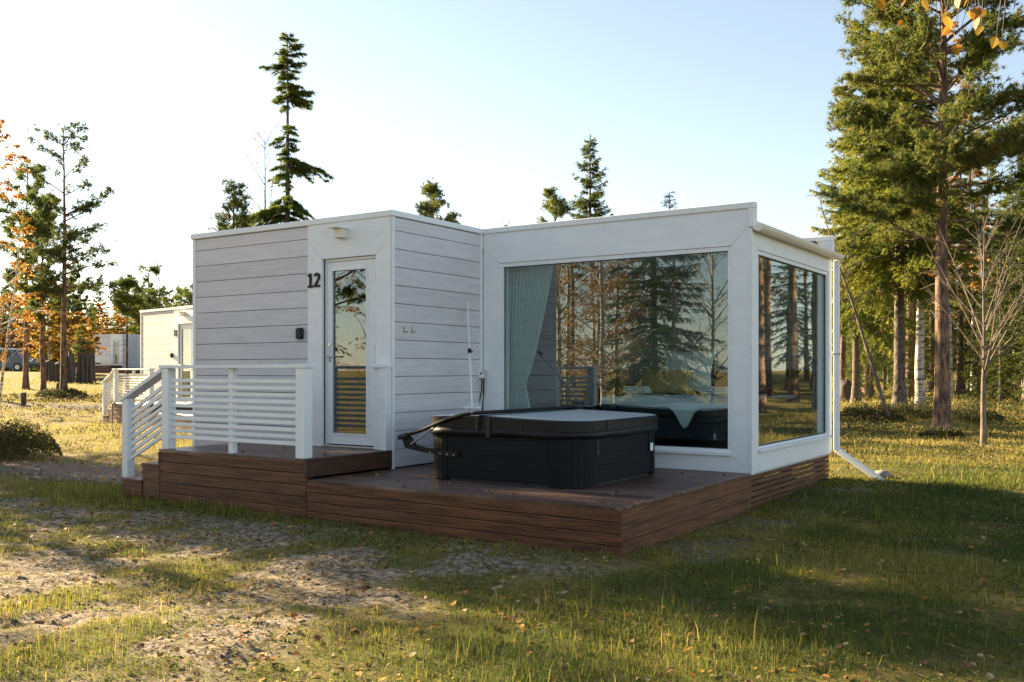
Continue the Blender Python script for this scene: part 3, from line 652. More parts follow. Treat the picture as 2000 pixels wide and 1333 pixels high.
# two cover halves, thick foam, tapering to the edge
xmid = -5.03
def cover_half(x0, x1, inner_left):
    pts = rrect(TX0-.03, TX1+.03, TY0-.03, TY1+.03, TR+.02, 8)
    pts = [(min(max(px, x0), x1), py) for px, py in pts]
    q = []
    for p in pts:
        if not q or (abs(p[0]-q[-1][0])+abs(p[1]-q[-1][1])) > 1e-4: q.append(p)
    bm = bmesh.new(); bot = [bm.verts.new((*p, .868)) for p in q]
    cx = sum(p[0] for p in q)/len(q); cy = (TY0+TY1)/2
    def z(px): return .962+.030*(1-abs(px-xmid)/1.05)
    top = [bm.verts.new((p[0], p[1], z(p[0])-.012)) for p in q]
    top2 = [bm.verts.new((p[0]+(cx-p[0])*.02, p[1]+(cy-p[1])*.02, z(p[0]))) for p in q]
    cen = [bm.verts.new((p[0]+(cx-p[0])*.5, p[1]+(cy-p[1])*.5, z(p[0]+(cx-p[0])*.5)+.002)) for p in q]
    k = len(q); bm.faces.new(bot[::-1])
    side = []; 
    for i in range(k):
        j = (i+1) % k
        bm.faces.new((bot[i], bot[j], top[j], top[i])); bm.faces.new((top[i], top[j], top2[j], top2[i]))
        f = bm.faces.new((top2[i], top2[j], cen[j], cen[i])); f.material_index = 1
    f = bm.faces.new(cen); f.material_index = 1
    bmesh.ops.recalc_face_normals(bm, faces=bm.faces[:])
    b = wloc(tub); bmesh.ops.translate(bm, verts=bm.verts[:], vec=-b)
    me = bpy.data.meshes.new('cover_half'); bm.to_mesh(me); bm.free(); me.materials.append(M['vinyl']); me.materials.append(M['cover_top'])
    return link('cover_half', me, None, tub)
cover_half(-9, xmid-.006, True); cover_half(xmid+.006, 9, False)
part('cover_hinge', bx(xmid-.03, xmid+.03, TY0-.025, TY1+.025, .9925, .9965), 'vinyl', tub)
# seams and straps
for xs in (-5.35, -4.60):
    part('seam', bx(xs-.006, xs+.006, TY0-.036, TY0-.0305, .872, .955), 'rubber', tub)
for ys in (7.55, 8.35):
    part('seam', bx(TX1+.0305, TX1+.036, ys-.006, ys+.006, .872, .95), 'rubber', tub)
part('strap', join(bx(TX1-.018, TX1+.012, TY0+.30, TY0+.33, .70, .79), cbox(TX1-.001, TX1+.02, TY0+.29, TY0+.34, .655, .70, .006)), 'rubber', tub)
part('strap', join(bx(TX1+.004, TX1+.012, TY1-.36, TY1-.335, .70, .80)), 'rubber', tub)
part('strap_buckle', cbox(TX1+.013, TX1+.03, TY1-.375, TY1-.32, .62, .70, .008), 'white', tub)
part('strap', join(bx(xmid+.06, xmid+.10, TY0-.042, TY0-.034, .80, .985), bx(xmid-.06, xmid-.03, TY0-.042, TY0-.034, .85, .985)), 'rubber', tub)
# cover lifter: bracket, pivot plate, arms and cross bar
ya = TY0-.055
for sgn, yl in ((1, TY0-.02), (-1, TY1+.02)):
    pa = [(-5.93, .655), (-5.70, .625), (-5.30, .600), (-5.30, .645), (-5.70, .675), (-5.80, .70), (-5.86, .77), (-5.93, .79), (-5.98, .76)]
    br = fixn(part('lifter_bracket', prism(pa, 'y', yl-.012 if sgn > 0 else yl, yl if sgn > 0 else yl+.012), 'black', tub))
    for bxp in (-5.62, -5.50, -5.42, -5.34, -5.92):
        zb = .62-(bxp+5.62)*-.06*-1 if bxp > -5.8 else .75
        mesh('bolt', *tube([(bxp, yl-.013*sgn, zb+.012), (bxp, yl-.019*sgn, zb+.012)], .008, 6), 'steel', br)
arm = []
def arm_path(yv, s):
    return [(-5.95, yv, .765), (-5.70, yv, .84), (-5.42, yv, .945), (-5.22, yv, .998), (-5.12, yv, 1.012)]
ctr = [(-5.12, TY0-.055, 1.012), (-5.07, TY0-.04, 1.016), (xmid-.02, TY0+.05, 1.018), (xmid, TY0+.5, 1.018), (xmid, TY1-.5, 1.018), (xmid-.02, TY1-.05, 1.018), (-5.07, TY1+.04, 1.016), (-5.12, TY1+.055, 1.012)]
part('lifter_arm', tube(arm_path(TY0-.055, 1), .018, 10), 'black', tub); part('lifter_arm', tube(arm_path(TY1+.055, -1), .018, 10), 'black', tub)
mesh('lifter_cross_bar', *tube(ctr, .018, 10), 'black', tub, True)
part('lifter_grip', tube([(-5.99, TY0-.055, .758), (-5.88, TY0-.055, .785)], .026, 10), 'rubber', tub)
part('gas_strut', tube([(-5.84, TY0-.05, .70), (-5.50, TY0-.05, .90)], .009, 8), 'steel', tub)

# telescopic brush leaning in the corner, its head on the tub cover
b0 = np.array((*at_z(922, 801.5, .985), .985))
hy, hz = on_x(914, 590, XB+.03)
b1 = np.array((XB+.022, hy, hz)); bmid = b0+(b1-b0)*.52
brush = thing('telescopic_brush', tuple(b0), 'white telescopic brush leaning in the wall corner behind the tub', 'brush')
mesh('lower_pole', *tube([b0+np.array((0, 0, .03)), bmid], .011, 10), 'white', brush)
mesh('upper_pole', *tube([bmid, b1], .008, 10), 'white', brush)
dv = (b1-b0)/np.linalg.norm(b1-b0)
mesh('clamp', *join(tube([bmid-dv*.03, bmid+dv*.03], .02, 10), tube([bmid, bmid+np.array((.045, -.01, .0))], .009, 6)), 'black', brush)
mesh('head', *cbox(b0[0]-.10, b0[0]+.10, b0[1]-.03, b0[1]+.03, .995, 1.025, .008), 'white', brush)
rg = np.random.default_rng(3); V = []; Fc = []
for k in range(260):
    p = np.array((b0[0]+rg.uniform(-.1, .1), b0[1]+rg.uniform(-.03, .03), .996)); t = p+np.array((rg.normal(0, .022), rg.normal(0, .022), -.012-rg.uniform(0, .003)))
    s = len(V); V += [tuple(p+(.003, 0, 0)), tuple(p-(.003, 0, 0)), tuple(t)]; Fc.append((s, s+1, s+2))
bo = mesh('bristles', V, Fc, 'linen', brush)

# ------------------------------------------------------------------ inside the glazed room
bed = thing('bed', (-4.35, 11.0, .50), 'dark upholstered double bed with white bedding behind the big window', 'bed')
BX0, BX1, BY0, BY1 = -5.35, -3.46, 10.05, 11.93
part('base', cbox(BX0+.03, BX1-.03, BY0+.03, BY1, .62, .86, .02), 'bedbase', bed)
part('mattress', cbox(BX0, BX1, BY0, BY1, .862, 1.06, .04), 'bedbase', bed)
for ix in (BX0+.12, BX1-.12):
    for iy in (BY0+.14, BY1-.12): part('leg', bx(ix-.03, ix+.03, iy-.03, iy+.03, .502, .619), 'black', bed)
part('headboard', cbox(BX0-.02, BX1+.02, BY1+.005, BY1+.05, .55, 1.42, .012), 'bedbase', bed)
# duvet: draped grid with folds
def drape(x0, x1, y0, y1, z, nm, mat, parent, seed, over=.18, thick=.05, nx_=46, ny_=40, corner=0):
    u = np.linspace(x0-over*.4, x1+over*.0, nx_); v_ = np.linspace(y0-over, y1, ny_)
    U, Vv = np.meshgrid(u, v_, indexing='ij')
    hang = np.clip(y0-Vv, 0, None); hx_ = np.clip(x0-U, 0, None)
    Yc = np.where(Vv < y0, y0-.035-.04*(fbm(U, Vv, .2, seed)-.5)*4*hang, Vv); Xc = np.where(U < x0, x0-.03, U)
    Z = z+.055*(fbm(U, Vv, .42, seed)-.35)+.02*(vnoise(U, Vv, .12, seed+2)-.5) - hang*(1.0+corner*np.exp(-((U-(x0+1.05))/.10)**2)*1.8) - hx_
    V = np.concatenate([np.stack([Xc, Yc, Z], -1).reshape(-1, 3), np.stack([Xc, Yc+.012, Z-.012], -1).reshape(-1, 3)])
    i = np.arange(nx_*ny_).reshape(nx_, ny_); q = np.stack([i[:-1, :-1], i[1:, :-1], i[1:, 1:], i[:-1, 1:]], -1).reshape(-1, 4)
    Fc = [tuple(map(int, t)) for t in q]+[tuple(int(t)+nx_*ny_ for t in r[::-1]) for r in q]
    return mesh(nm, V, Fc, mat, parent, True)
duvet = drape(BX0-.01, BX1, BY0-.01, BY1-.5, 1.09, 'duvet', 'linen', None, 91, over=.10, corner=1.3)
tag(duvet, 'rumpled white duvet spread on the bed with one corner hanging', 'duvet')
def pillow(cx, cy, cz, w, h, d, tilt, rz, nm, mat, label, cat):
    n = 18; V = []; Fc = []
    u = np.linspace(-1, 1, n)
    for s in (1, -1):
        for a in u:
            for b in u:
                e = max(0, (1-abs(a)**2.6))*max(0, (1-abs(b)**2.6))
                ear = 1+.10*(abs(a)*abs(b))**2
                V.append((a*w/2*ear*(1-.06*(1-b*b)), s*d/2*e**.42, b*h/2*ear*(1-.06*(1-a*a))))
    for s in (0, 1):
        o = s*n*n
        for i in range(n-1):
            for j in range(n-1):
                q = (o+i*n+j, o+(i+1)*n+j, o+(i+1)*n+j+1, o+i*n+j+1); Fc.append(q if s else q[::-1])
    Rm = Matrix.Rotation(rz, 3, 'Z') @ Matrix.Rotation(tilt, 3, 'X')
    o = mesh(nm, [tuple(Vector((cx, cy, cz)) + Rm @ Vector(v)) for v in V], Fc, mat, None, True)
    return tag(o, label, cat)
pillow(-4.88, 11.42, 1.40, .68, .56, .17, math.radians(-20), .05, 'pillow', 'linen', 'white pillow propped upright at the head of the bed', 'pillow')
pillow(-5.0, 11.08, 1.27, .58, .34, .14, math.radians(-30), .1, 'cushion', 'tan', 'tan cushion leaning on the white pillow', 'cushion')
def towels(x, y_, label):
    t = thing('towel_stack', (x, y_, 1.13), label, 'towels', 'folded towels on the bed')
    for k in range(3): mesh('towel', *cbox(x-.16+.01*k, x+.16-.008*k, y_-.1, y_+.1-.01*k, 1.125+.03*k, 1.152+.03*k, .011), 'linen', t)
towels(-5.27, 10.75, 'stack of folded white towels on the bed left of the cushion'); towels(-4.22, 10.75, 'stack of folded white towels on the bed right of the pillow')
# curtain with a tie-back
def curtain(x0, wtop, wtie, wbot, yc_, z0, z1, ztie, folds, label):
    nu, nv = 120, 40; V = []
    for s in (0, 1):
        for j in range(nv):
            z = z0+(z1-z0)*j/(nv-1)
            if z > ztie: t = (z-ztie)/(z1-ztie); w = wtie+(wtop-wtie)*(t**.75)
            else: t = (ztie-z)/(ztie-z0); w = wtie+(wbot-wtie)*math.sin(t*math.pi/2)
            for i in range(nu):
                u = i/(nu-1); amp = .028*(.5+.5*w/wtop)
                V.append((x0+w*u+.006*math.sin(9*u+z*2), yc_+amp*math.sin(u*folds*2*math.pi+.5*math.sin(z*2))+s*.004, z))
    Fc = []
    for s in (0, 1):
        for j in range(nv-1):
            for i in range(nu-1): a = s*nu*nv+j*nu+i; Fc.append((a, a+1, a+nu+1, a+nu))
    o = mesh('curtain', V, Fc, 'curtain', None, True); return tag(o, label, 'curtain')
curtain(-6.36, .64, .24, .36, Y2+.24, .52, 2.68, 1.25, 13, 'pale gathered curtain tied back inside the big window')
# small table and two chairs
tb = thing('side_table', (-5.95, 11.35, .5), 'small dark table inside the room behind the curtain', 'table')
part('table_top', cbox(-6.28, -5.66, 11.08, 11.62, 1.20, 1.225), 'chair', tb)
for ix in (-6.22, -5.72):
    for iy in (11.14, 11.56): part('leg', bx(ix-.018, ix+.018, iy-.018, iy+.018, .501, 1.1995), 'chair', tb)
def chair(cx, cy, rz, label):
    t = thing('chair', (cx, cy, .501), label, 'chair', 'dark dining chairs'); R3 = Matrix.Rotation(rz, 3, 'Z')
    def p(nm, b):
        V, Fc = b; return mesh(nm, [tuple(Vector((cx, cy, .501))+R3 @ Vector(v)) for v in V], Fc, 'chair', t)
    p('seat', cbox(-.21, .21, -.21, .21, .44, .475, .01))
    for a in (-.18, .18):
        p('leg', bx(a-.016, a+.016, -.19, -.158, 0, .439)); p('leg', bx(a-.016, a+.016, .16, .192, 0, .439))
    for a in (-.18, -.09, 0, .09, .18): p('spindle', bx(a-.009, a+.009, .18, .198, .476, .85))
    p('top_rail', cbox(-.21, .21, .17, .205, .851, .91, .006))
chair(-6.05, 10.72, math.radians(190), 'dark spindle-back chair inside, in front of the small table'); chair(-5.42+.0, 11.75-.9, math.radians(100), 'dark spindle-back chair inside, between the table and the bed')

# ------------------------------------------------------------------ the neighbouring cabins, built like this one
def clone_set(objs, pivot_to, ang, names):
    p0 = Vector((XA, Y1, 0)); R3 = Matrix.Rotation(ang, 3, 'Z'); out = []
    for o in objs:
        c = copy_tree(o); c.location = Vector(pivot_to) + R3 @ (Vector(o.location)-p0); c.rotation_euler = (0, 0, ang); out.append(c)
    for c, (lab, grp) in zip(out, names):
        c['label'] = lab
    return out
def cabin_spot(px, d): x, y_ = at_d(px, d); return (x, y_, gz(x, y_)+.02)
s11 = cabin_spot(275, 26.7)
number11 = house_number('11', 'small black numerals 11 on the neighbouring cabin')
n11 = clone_set([cabin, porch, terrace, rail, wp, lamp, key], (s11[0], s11[1], 0.0), math.radians(-10.5), [
    ('white timber cabin numbered 11, half hidden behind the cabin numbered 12', 0), ('brown timber porch with steps of the cabin numbered 11', 0), ('low brown terrace of the cabin numbered 11', 0),
    ('white slatted railing on the porch of the cabin numbered 11', 0), ('white capped post beside the door of cabin 11', 0), ('cream wall lamp above the door of cabin 11', 0), ('black key safe on the wall of cabin 11', 0)])
p0 = Vector((XA, Y1, 0)); R3 = Matrix.Rotation(math.radians(-10.5), 3, 'Z')
number11.location = Vector((s11[0], s11[1], 0)) + R3 @ (Vector(number11.location)-p0); number11.rotation_euler = (0, 0, math.radians(-10.5))
s10 = cabin_spot(182, 78)
clone_set([cabin, porch, terrace, rail], (s10[0], s10[1], s10[2]), math.radians(9), [
    ('distant white cabin standing beyond the dark log fence', 0), ('brown porch of the distant cabin beyond the log fence', 0), ('brown terrace of the distant cabin beyond the log fence', 0), ('white railing of the distant cabin beyond the log fence', 0)])

# ------------------------------------------------------------------ fence of split logs, van, bollards
fx, fy = at_d(160, 55); fz = gz(fx, fy)
fence = thing('log_fence', (fx, fy, fz-.1), 'dark fence of upright split logs left of the distant cabin', 'fence')
rg = np.random.default_rng(11); px_ = 84.0; k = 0
log_me = []
for s in range(4):
    a = np.linspace(0, 2*np.pi, 7, endpoint=False); rr = .15*(1+.2*rg.standard_normal(7)*.5)
    prof_ = [(r*math.cos(t), r*.7*math.sin(t)) for r, t in zip(rr, a)]
    V, Fc = prism(prof_, 'z', 0, 1); V = [(x, y_, z+(.06*x/.15 if z > .5 else 0)) for x, y_, z in V]
    me = bpy.data.meshes.new('log'); me.from_pydata(V, [], Fc); me.update(); me.materials.append(M['logdark']); log_me.append(me)
while px_ < 190:
    x, y_ = at_d(px_, 55+rg.uniform(-.08, .08)-.02*(px_-84)*.6); hh = (1.72 if px_ > 128 else 1.35)+rg.uniform(-.12, .18)
    o = bpy.data.objects.new('log', log_me[k % 4]); col.objects.link(o); o.parent = fence
    o.location = Vector((x, y_, gz(x, y_)-.1))-Vector(fence.location); o.scale = (rg.uniform(.75, 1.15),)*2+(hh,); o.rotation_euler = (rg.normal(0, .03), rg.normal(0, .03), rg.uniform(0, 6)); px_ += 7.6*o.scale[0]; k += 1
for zr in (.4, 1.1):
    A = at_d(84, 54.9); B = at_d(188, 53.7); mesh('rail', *tube([(A[0], A[1]+.25, gz(*A)+zr), (B[0], B[1]+.25, gz(*B)+zr)], .05, 6), 'logdark', fence)
# parked van seen side-on
vx, vy = at_d(8, 80); vz = gz(vx, vy)
van = thing('van', (vx, vy, vz), 'blue-grey van with a white roof parked among the far trees', 'van')
ang = YAW; 
def vp(nm, V, Fc, mat, parent=van, sm=False):
    Rz = Matrix.Rotation(ang, 3, 'Z'); o = mesh(nm, [tuple(Vector((vx, vy, vz))+Rz @ Vector(v)) for v in V], Fc, mat, parent, sm); return fixn(o)
side = [(-2.4, .35), (2.5, .35), (2.6, .75), (2.45, 1.05), (1.75, 1.18), (1.15, 1.82), (-2.3, 1.86), (-2.45, 1.1)]
vp('body', *prism(side, 'y', -.9, .9), 'van')
vp('roof', *prism([(-2.3, 1.862), (1.1, 1.822), (1.0, 1.93), (-2.2, 1.98)], 'y', -.86, .86), 'trim_metal')
for (a, b) in ((-2.2, -1.15), (-1.05, 0.0), (.1, 1.05)): vp('window', *bx(a, b, -.915, -.88, 1.2, 1.7), 'van_glass')
vp('windscreen', *prism([(1.70, 1.2), (1.74, 1.24), (1.22, 1.78), (1.18, 1.74)], 'y', -.8, .8), 'van_glass')
for a in (-1.6, 1.6):
    V, Fc = tube([(a, -.95, .36), (a, -.72, .36)], .36, 18); wh = vp('wheel', V, Fc, 'rubber'); V, Fc = tube([(a, -.96, .36), (a, -.951, .36)], .2, 14); vp('rim', V, Fc, 'steel', wh)
vp('bumper', *bx(2.45, 2.66, -.85, .85, .36, .56), 'rubber'); vp('headlight', *bx(2.50, 2.62, -.86, -.6, .78, .95), 'trim_metal')
for px, d, hh, lab in ((46, 31.2, .52, 'short dark wooden bollard beside the gravel track'), (114, 41.0, .45, 'short dark wooden bollard at the foot of the tall pine')):
    x, y_ = at_d(px, d); z = gz(x, y_); w_ = .065
    b = thing('bollard', (x, y_, z), lab, 'bollard', 'wooden bollards')
    mesh('post', *cbox(x-w_, x+w_, y_-w_, y_+w_, z-.15, z+hh-.03, .01), 'logdark', b)
    mesh('top', *cbox(x-w_-.006, x+w_+.006, y_-w_-.006, y_+w_+.006, z+hh-.0295, z+hh, .008), 'stone', b)

# ------------------------------------------------------------------ trees
def unit(v): return v/(np.linalg.norm(v, axis=-1, keepdims=True)+1e-9)
class Wood:
    def __init__(s): s.V = []; s.T = []; s.n = 0
    def tube(s, P, r, k=3):
        P = np.asarray(P, float); m = len(P); r = np.asarray(r, float)
        Tn = unit(np.gradient(P, axis=0)); ref = np.array([.31, .95, .12]); U = unit(np.cross(Tn, ref)); W = np.cross(Tn, U)
        a = np.linspace(0, 2*np.pi, k, endpoint=False)
        V = (P[:, None]+r[:, None, None]*(np.cos(a)[None, :, None]*U[:, None]+np.sin(a)[None, :, None]*W[:, None])).reshape(-1, 3)
        i, j = np.meshgrid(np.arange(m-1), np.arange(k), indexing='ij'); i = i.ravel(); j = j.ravel(); j2 = (j+1) % k
        q = np.stack([i*k+j, i*k+j2, (i+1)*k+j2, (i+1)*k+j], 1)+s.n
        s.V.append(V); s.T.append(q[:, [0, 1, 2]]); s.T.append(q[:, [0, 2, 3]]); s.n += len(V)
    def mesh(s, nm, mat):
        me = tri_mesh(nm, np.concatenate(s.V), np.concatenate(s.T), smooth=True); me.materials.append(M[mat]); return me
def blades(P, D, L, Wd, rng):
    """one thin triangle per needle spray"""
    n = len(P); S = unit(np.cross(D, rng.normal(size=(n, 3)))); L = np.broadcast_to(L, n)[:, None]; Wd = np.broadcast_to(Wd, n)[:, None]
    V = np.stack([P-S*Wd/2, P+S*Wd/2, P+D*L], 1).reshape(-1, 3); return V, np.arange(3*n).reshape(n, 3)
def leaves(P, D, L, Wd, rng):
    n = len(P); S = unit(np.cross(D, rng.normal(size=(n, 3)))); L = np.broadcast_to(L, n)[:, None]; Wd = np.broadcast_to(Wd, n)[:, None]
    Nn = np.cross(D, S)
    V = np.stack([P, P+D*L*.42+S*Wd/2+Nn*L*.06, P+D*L, P+D*L*.42-S*Wd/2+Nn*L*.06], 1).reshape(-1, 3)
    b = np.arange(n)*4; T_ = np.concatenate([np.stack([b, b+1, b+2], 1), np.stack([b, b+2, b+3], 1)]); return V, T_
def crown_mesh(nm, V, T_, tone, mat):
    me = tri_mesh(nm, V, T_, tone); me.materials.append(M[mat]); return me
def trunk_path(rng, H, lean=0.0, wob=.012, n=14):
    z = np.linspace(-.12, H, n); k = rng.normal(0, wob*H/4, (n, 2)).cumsum(0)*.35; k -= k[0]
    return np.stack([k[:, 0]+lean*z, k[:, 1], z], 1)
def along(P, z): return np.array([np.interp(z, P[:, 2], P[:, 0]), np.interp(z, P[:, 2], P[:, 1]), z])

def make_spruce(seed, H, R, cb, step=.30, dens=1.0, keep=None, bl=.075, bw=.017, power=.85, r0=None, warm=0.0, droop=0.0):
    rng = np.random.default_rng(seed); wd = Wood(); P = trunk_path(rng, H, 0, .006)
    r0 = r0 or .011*H+.03
    wd.tube(P, r0*(1-np.clip(P[:, 2]/H, 0, 1)*.94)*(1+.5*np.exp(-np.clip(P[:, 2], 0, 9)/.25)), 9)
    BP, BD, BT = [], [], []; z = cb
    while z < H-.08:
        t = (z-cb)/(H-cb); k = 1.0 if keep is None else keep(z/H, rng)
        rad = (R*(1-t)**power+.10)*k
        for a in rng.uniform(0, 6.283)+np.arange(rng.integers(4, 7))*6.283/5+rng.normal(0, .3, 1):
            if rad < .12 and t < .9: continue
            L = rad*rng.uniform(.55, 1.15); zz = z+rng.uniform(-.12, .12)
            if keep is not None: L *= rng.uniform(.35, 1.2)*(1+.35*math.cos(a-3.1*z)); zz += rng.uniform(-.28, .28)
            up = -.15+.75*t; s = np.linspace(0, 1, 6); ca, sa = math.cos(a), math.sin(a)
            dr = .55*(1-t)+.08+droop
            Q = along(P, min(zz, H-.02))+np.stack([ca*L*s, sa*L*s, L*(up*s-dr*s*s+.30*s**3)], 1)
            wd.tube(Q, (.006+.010*L)*(1-.8*s), 3)
            n = int(L/.055*dens)+4; ss = rng.uniform(.10, 1.0, n)
            C0 = np.stack([np.interp(ss, s, Q[:, i]) for i in range(3)], 1)
            side = rng.choice([-1, 1], n)[:, None]*np.array([[-sa, ca, 0]]); tg = np.array([[ca, sa, 0]])
            tl = (.07+.34*L**.8*(1-ss)**.7)*rng.uniform(.5, 1.1, n)
            TD = unit(tg*.75+side*rng.uniform(.2, 1.0, (n, 1))+np.array([[0, 0, -1]])*rng.uniform(.0, .75, (n, 1))*(1.15-t))
            m = np.maximum(3, (tl/.022*dens).astype(int)); rep = np.repeat(np.arange(n), m); u = rng.random(len(rep))
            B = C0[rep]+TD[rep]*(tl[rep]*u)[:, None]+np.array([0, 0, -1])*(.25*tl[rep]*u*u)[:, None]
            BP.append(B); BD.append(unit(TD[rep]*.8+rng.normal(0, .45, (len(rep), 3))))
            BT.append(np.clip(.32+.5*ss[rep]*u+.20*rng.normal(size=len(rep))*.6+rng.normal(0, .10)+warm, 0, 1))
        z += step*rng.uniform(.75, 1.2)
    tip = H-rng.uniform(0, .5, 30); BP.append(np.stack([np.interp(tip, P[:, 2], P[:, 0]), np.interp(tip, P[:, 2], P[:, 1]), tip], 1)); BD.append(unit(rng.normal(0, .6, (30, 3))+[0, 0, .8])); BT.append(np.full(30, .5))
    BP = np.concatenate(BP); BD = np.concatenate(BD); BT = np.concatenate(BT); n = len(BP)
    V, T_ = blades(BP, BD, bl*rng.uniform(.7, 1.3, n), bw*rng.uniform(.7, 1.3, n), rng)
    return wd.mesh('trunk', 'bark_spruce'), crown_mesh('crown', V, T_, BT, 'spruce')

def make_pine(seed, H, R, cb, nl=34, subs=7, tn=26, nl_=.11, nw=.014, prof=None, lean=0.0, r0=None, dead=6, wob=.012, warm=0.0):
    rng = np.random.default_rng(seed); wd = Wood(); P = trunk_path(rng, H, lean, wob)
    r0 = r0 or .010*H+.03
    wd.tube(P, r0*(1-np.clip(P[:, 2]/H, 0, 1)*.9)*(1+.45*np.exp(-np.clip(P[:, 2], 0, 9)/.22)), 10)
    prof = prof or (lambda t: (1-t)**.55*(.55+.45*min(1, t/.3))+.10)
    C, D, Tn = [], [], []
    zs = np.sort(cb+(H-cb)*rng.random(nl)**.9)
    for z in zs:
        t = (z-cb)/(H-cb); L = R*prof(t)*rng.uniform(.55, 1.15); a = rng.uniform(0, 6.283); up = rng.uniform(-.25, .35)+.75*t
        s = np.linspace(0, 1, 7); bend = rng.normal(0, .25)
        aa = a+bend*s; Q = along(P, z)+np.stack([np.cos(aa)*L*s, np.sin(aa)*L*s, L*(up*s+.28*s**2*rng.uniform(-.3, 1))], 1)+rng.normal(0, .035*L, (7, 3)).cumsum(0)*s[:, None]
        wd.tube(Q, (.008+.016*L)*(1-.82*s), 4)
        for j in range(max(3, int(subs*L/R*1.3))):
            sj = rng.uniform(.30, 1.0); o = np.array([np.interp(sj, s, Q[:, i]) for i in range(3)])
            l = L*rng.uniform(.16, .36)*(1.25-sj)+.12; d = unit(np.array([math.cos(a+rng.normal(0, .9)), math.sin(a+rng.normal(0, .9)), rng.uniform(-.1, .8)]))
            e = o+d*l*np.array([1, 1, .8]); mid = (o+e)/2+[0, 0, -.06*l]
            wd.tube(np.stack([o, mid, e]), np.array([.006, .005, .003]), 3)
            for q_ in range(rng.integers(6, 10)):
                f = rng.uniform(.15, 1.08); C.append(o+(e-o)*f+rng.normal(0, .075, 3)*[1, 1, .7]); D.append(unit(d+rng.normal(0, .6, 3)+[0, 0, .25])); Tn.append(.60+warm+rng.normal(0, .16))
        C.append(Q[-1]); D.append(unit(Q[-1]-Q[-2]+[0, 0, .1])); Tn.append(.5)
    for k in range(dead):
        z = rng.uniform(.25*cb, cb); a = rng.uniform(0, 6.283); L = rng.uniform(.25, .9); o = along(P, z)
        wd.tube(np.stack([o, o+[math.cos(a)*L*.5, math.sin(a)*L*.5, -.03], o+[math.cos(a)*L, math.sin(a)*L, -.12*L]]), np.array([.014, .010, .004]), 3)
    for k in range(10): C.append(P[-1]-[0, 0, .12*k]); D.append(np.array([0, 0, 1.])); Tn.append(.5)
    C = np.array(C); D = np.array(D); Tn = np.array(Tn); tn = max(9, int(tn*.55)); rep = np.repeat(np.arange(len(C)), tn); n = len(rep)
    dd = unit(D[rep]*.75+rng.normal(0, .62, (n, 3))); o = C[rep]+D[rep]*(rng.uniform(-.5, .5, n)*.09)[:, None]
    V, T_ = blades(o, dd, nl_*rng.uniform(.6, 1.25, n), nw*rng.uniform(.7, 1.3, n), rng)
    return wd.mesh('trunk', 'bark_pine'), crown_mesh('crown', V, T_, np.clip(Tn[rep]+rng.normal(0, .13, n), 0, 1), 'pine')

def make_birch(seed, H, R, cb, nl=30, lv=9, lean=0.0, lsize=.055, leafmat='birch_leaf', bark='bark_birch', r0=None, up0=.9, twigs=8, droop=.4, wob=.02):
    rng = np.random.default_rng(seed); wd = Wood(); P = trunk_path(rng, H, lean, wob)
    r0 = r0 or .008*H+.02
    wd.tube(P, r0*(1-np.clip(P[:, 2]/H, 0, 1)*.93)*(1+.3*np.exp(-np.clip(P[:, 2], 0, 9)/.2)), 9)
    C, D = [], []
    for z in np.sort(cb+(H-cb)*rng.random(nl)):
        t = (z-cb)/(H-cb); L = R*((1-t)**.6*.9+.15)*rng.uniform(.55, 1.15); a = rng.uniform(0, 6.283); up = up0*rng.uniform(.6, 1.3)
        s = np.linspace(0, 1, 7); aa = a+rng.normal(0, .3)*s
        Q = along(P, z)+np.stack([np.cos(aa)*L*s, np.sin(aa)*L*s, L*(up*s-droop*s**3)], 1)
        wd.tube(Q, (.005+.010*L)*(1-.85*s), 4)
        for j in range(twigs):
            sj = rng.uniform(.25, 1.0); o = np.array([np.interp(sj, s, Q[:, i]) for i in range(3)]); l = L*rng.uniform(.18, .42)
            d = unit(np.array([math.cos(a+rng.normal(0, .8)), math.sin(a+rng.normal(0, .8)), rng.uniform(-.3, .9)*up0])); ts = np.linspace(0, 1, 4)
            W = o+d*l*ts[:, None]+np.array([0, 0, -1])*(droop*.8*l*ts**2)[:, None]
            wd.tube(W, np.array([.0045, .0038, .003, .002]), 3)
            for q_ in range(rng.poisson(lv)):
                u = rng.uniform(.2, 1); C.append([np.interp(u, ts, W[:, i]) for i in range(3)]); D.append(rng.normal(0, .6, 3)+[0, 0, -.7])
    tr = wd.mesh('trunk', bark)
    if not C: return tr, None
    C = np.array(C); n = len(C); D = unit(np.array(D)); sz = lsize*rng.uniform(.7, 1.25, n)
    V, T_ = leaves(C+rng.normal(0, .02, (n, 3)), D, sz, sz*.8, rng); tn = np.clip(.5+rng.normal(0, .22, n), 0, 1)
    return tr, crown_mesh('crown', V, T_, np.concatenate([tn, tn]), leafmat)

def plant_tree(name, meshes, x, y_, label, cat='tree', group=None, rz=0.0, sc=1.0, dz=0.0):
    t = thing(name, (x, y_, gz(x, y_)+dz), label, cat, group); t.rotation_euler = (0, 0, rz); t.scale = (sc, sc, sc)
    link('trunk', meshes[0], None, t)
    if meshes[1] is not None: link('crown', meshes[1], None, t)
    return t
def height_for(ytop, d, px):
    x, y_ = at_d(px, d); return CZ+(HY-ytop)/F*d-gz(x, y_)
def tree_at(name, meshes, px, d, label, **k): x, y_ = at_d(px, d); return plant_tree(name, meshes, x, y_, label, **k)

SHADE_SPRUCES = []
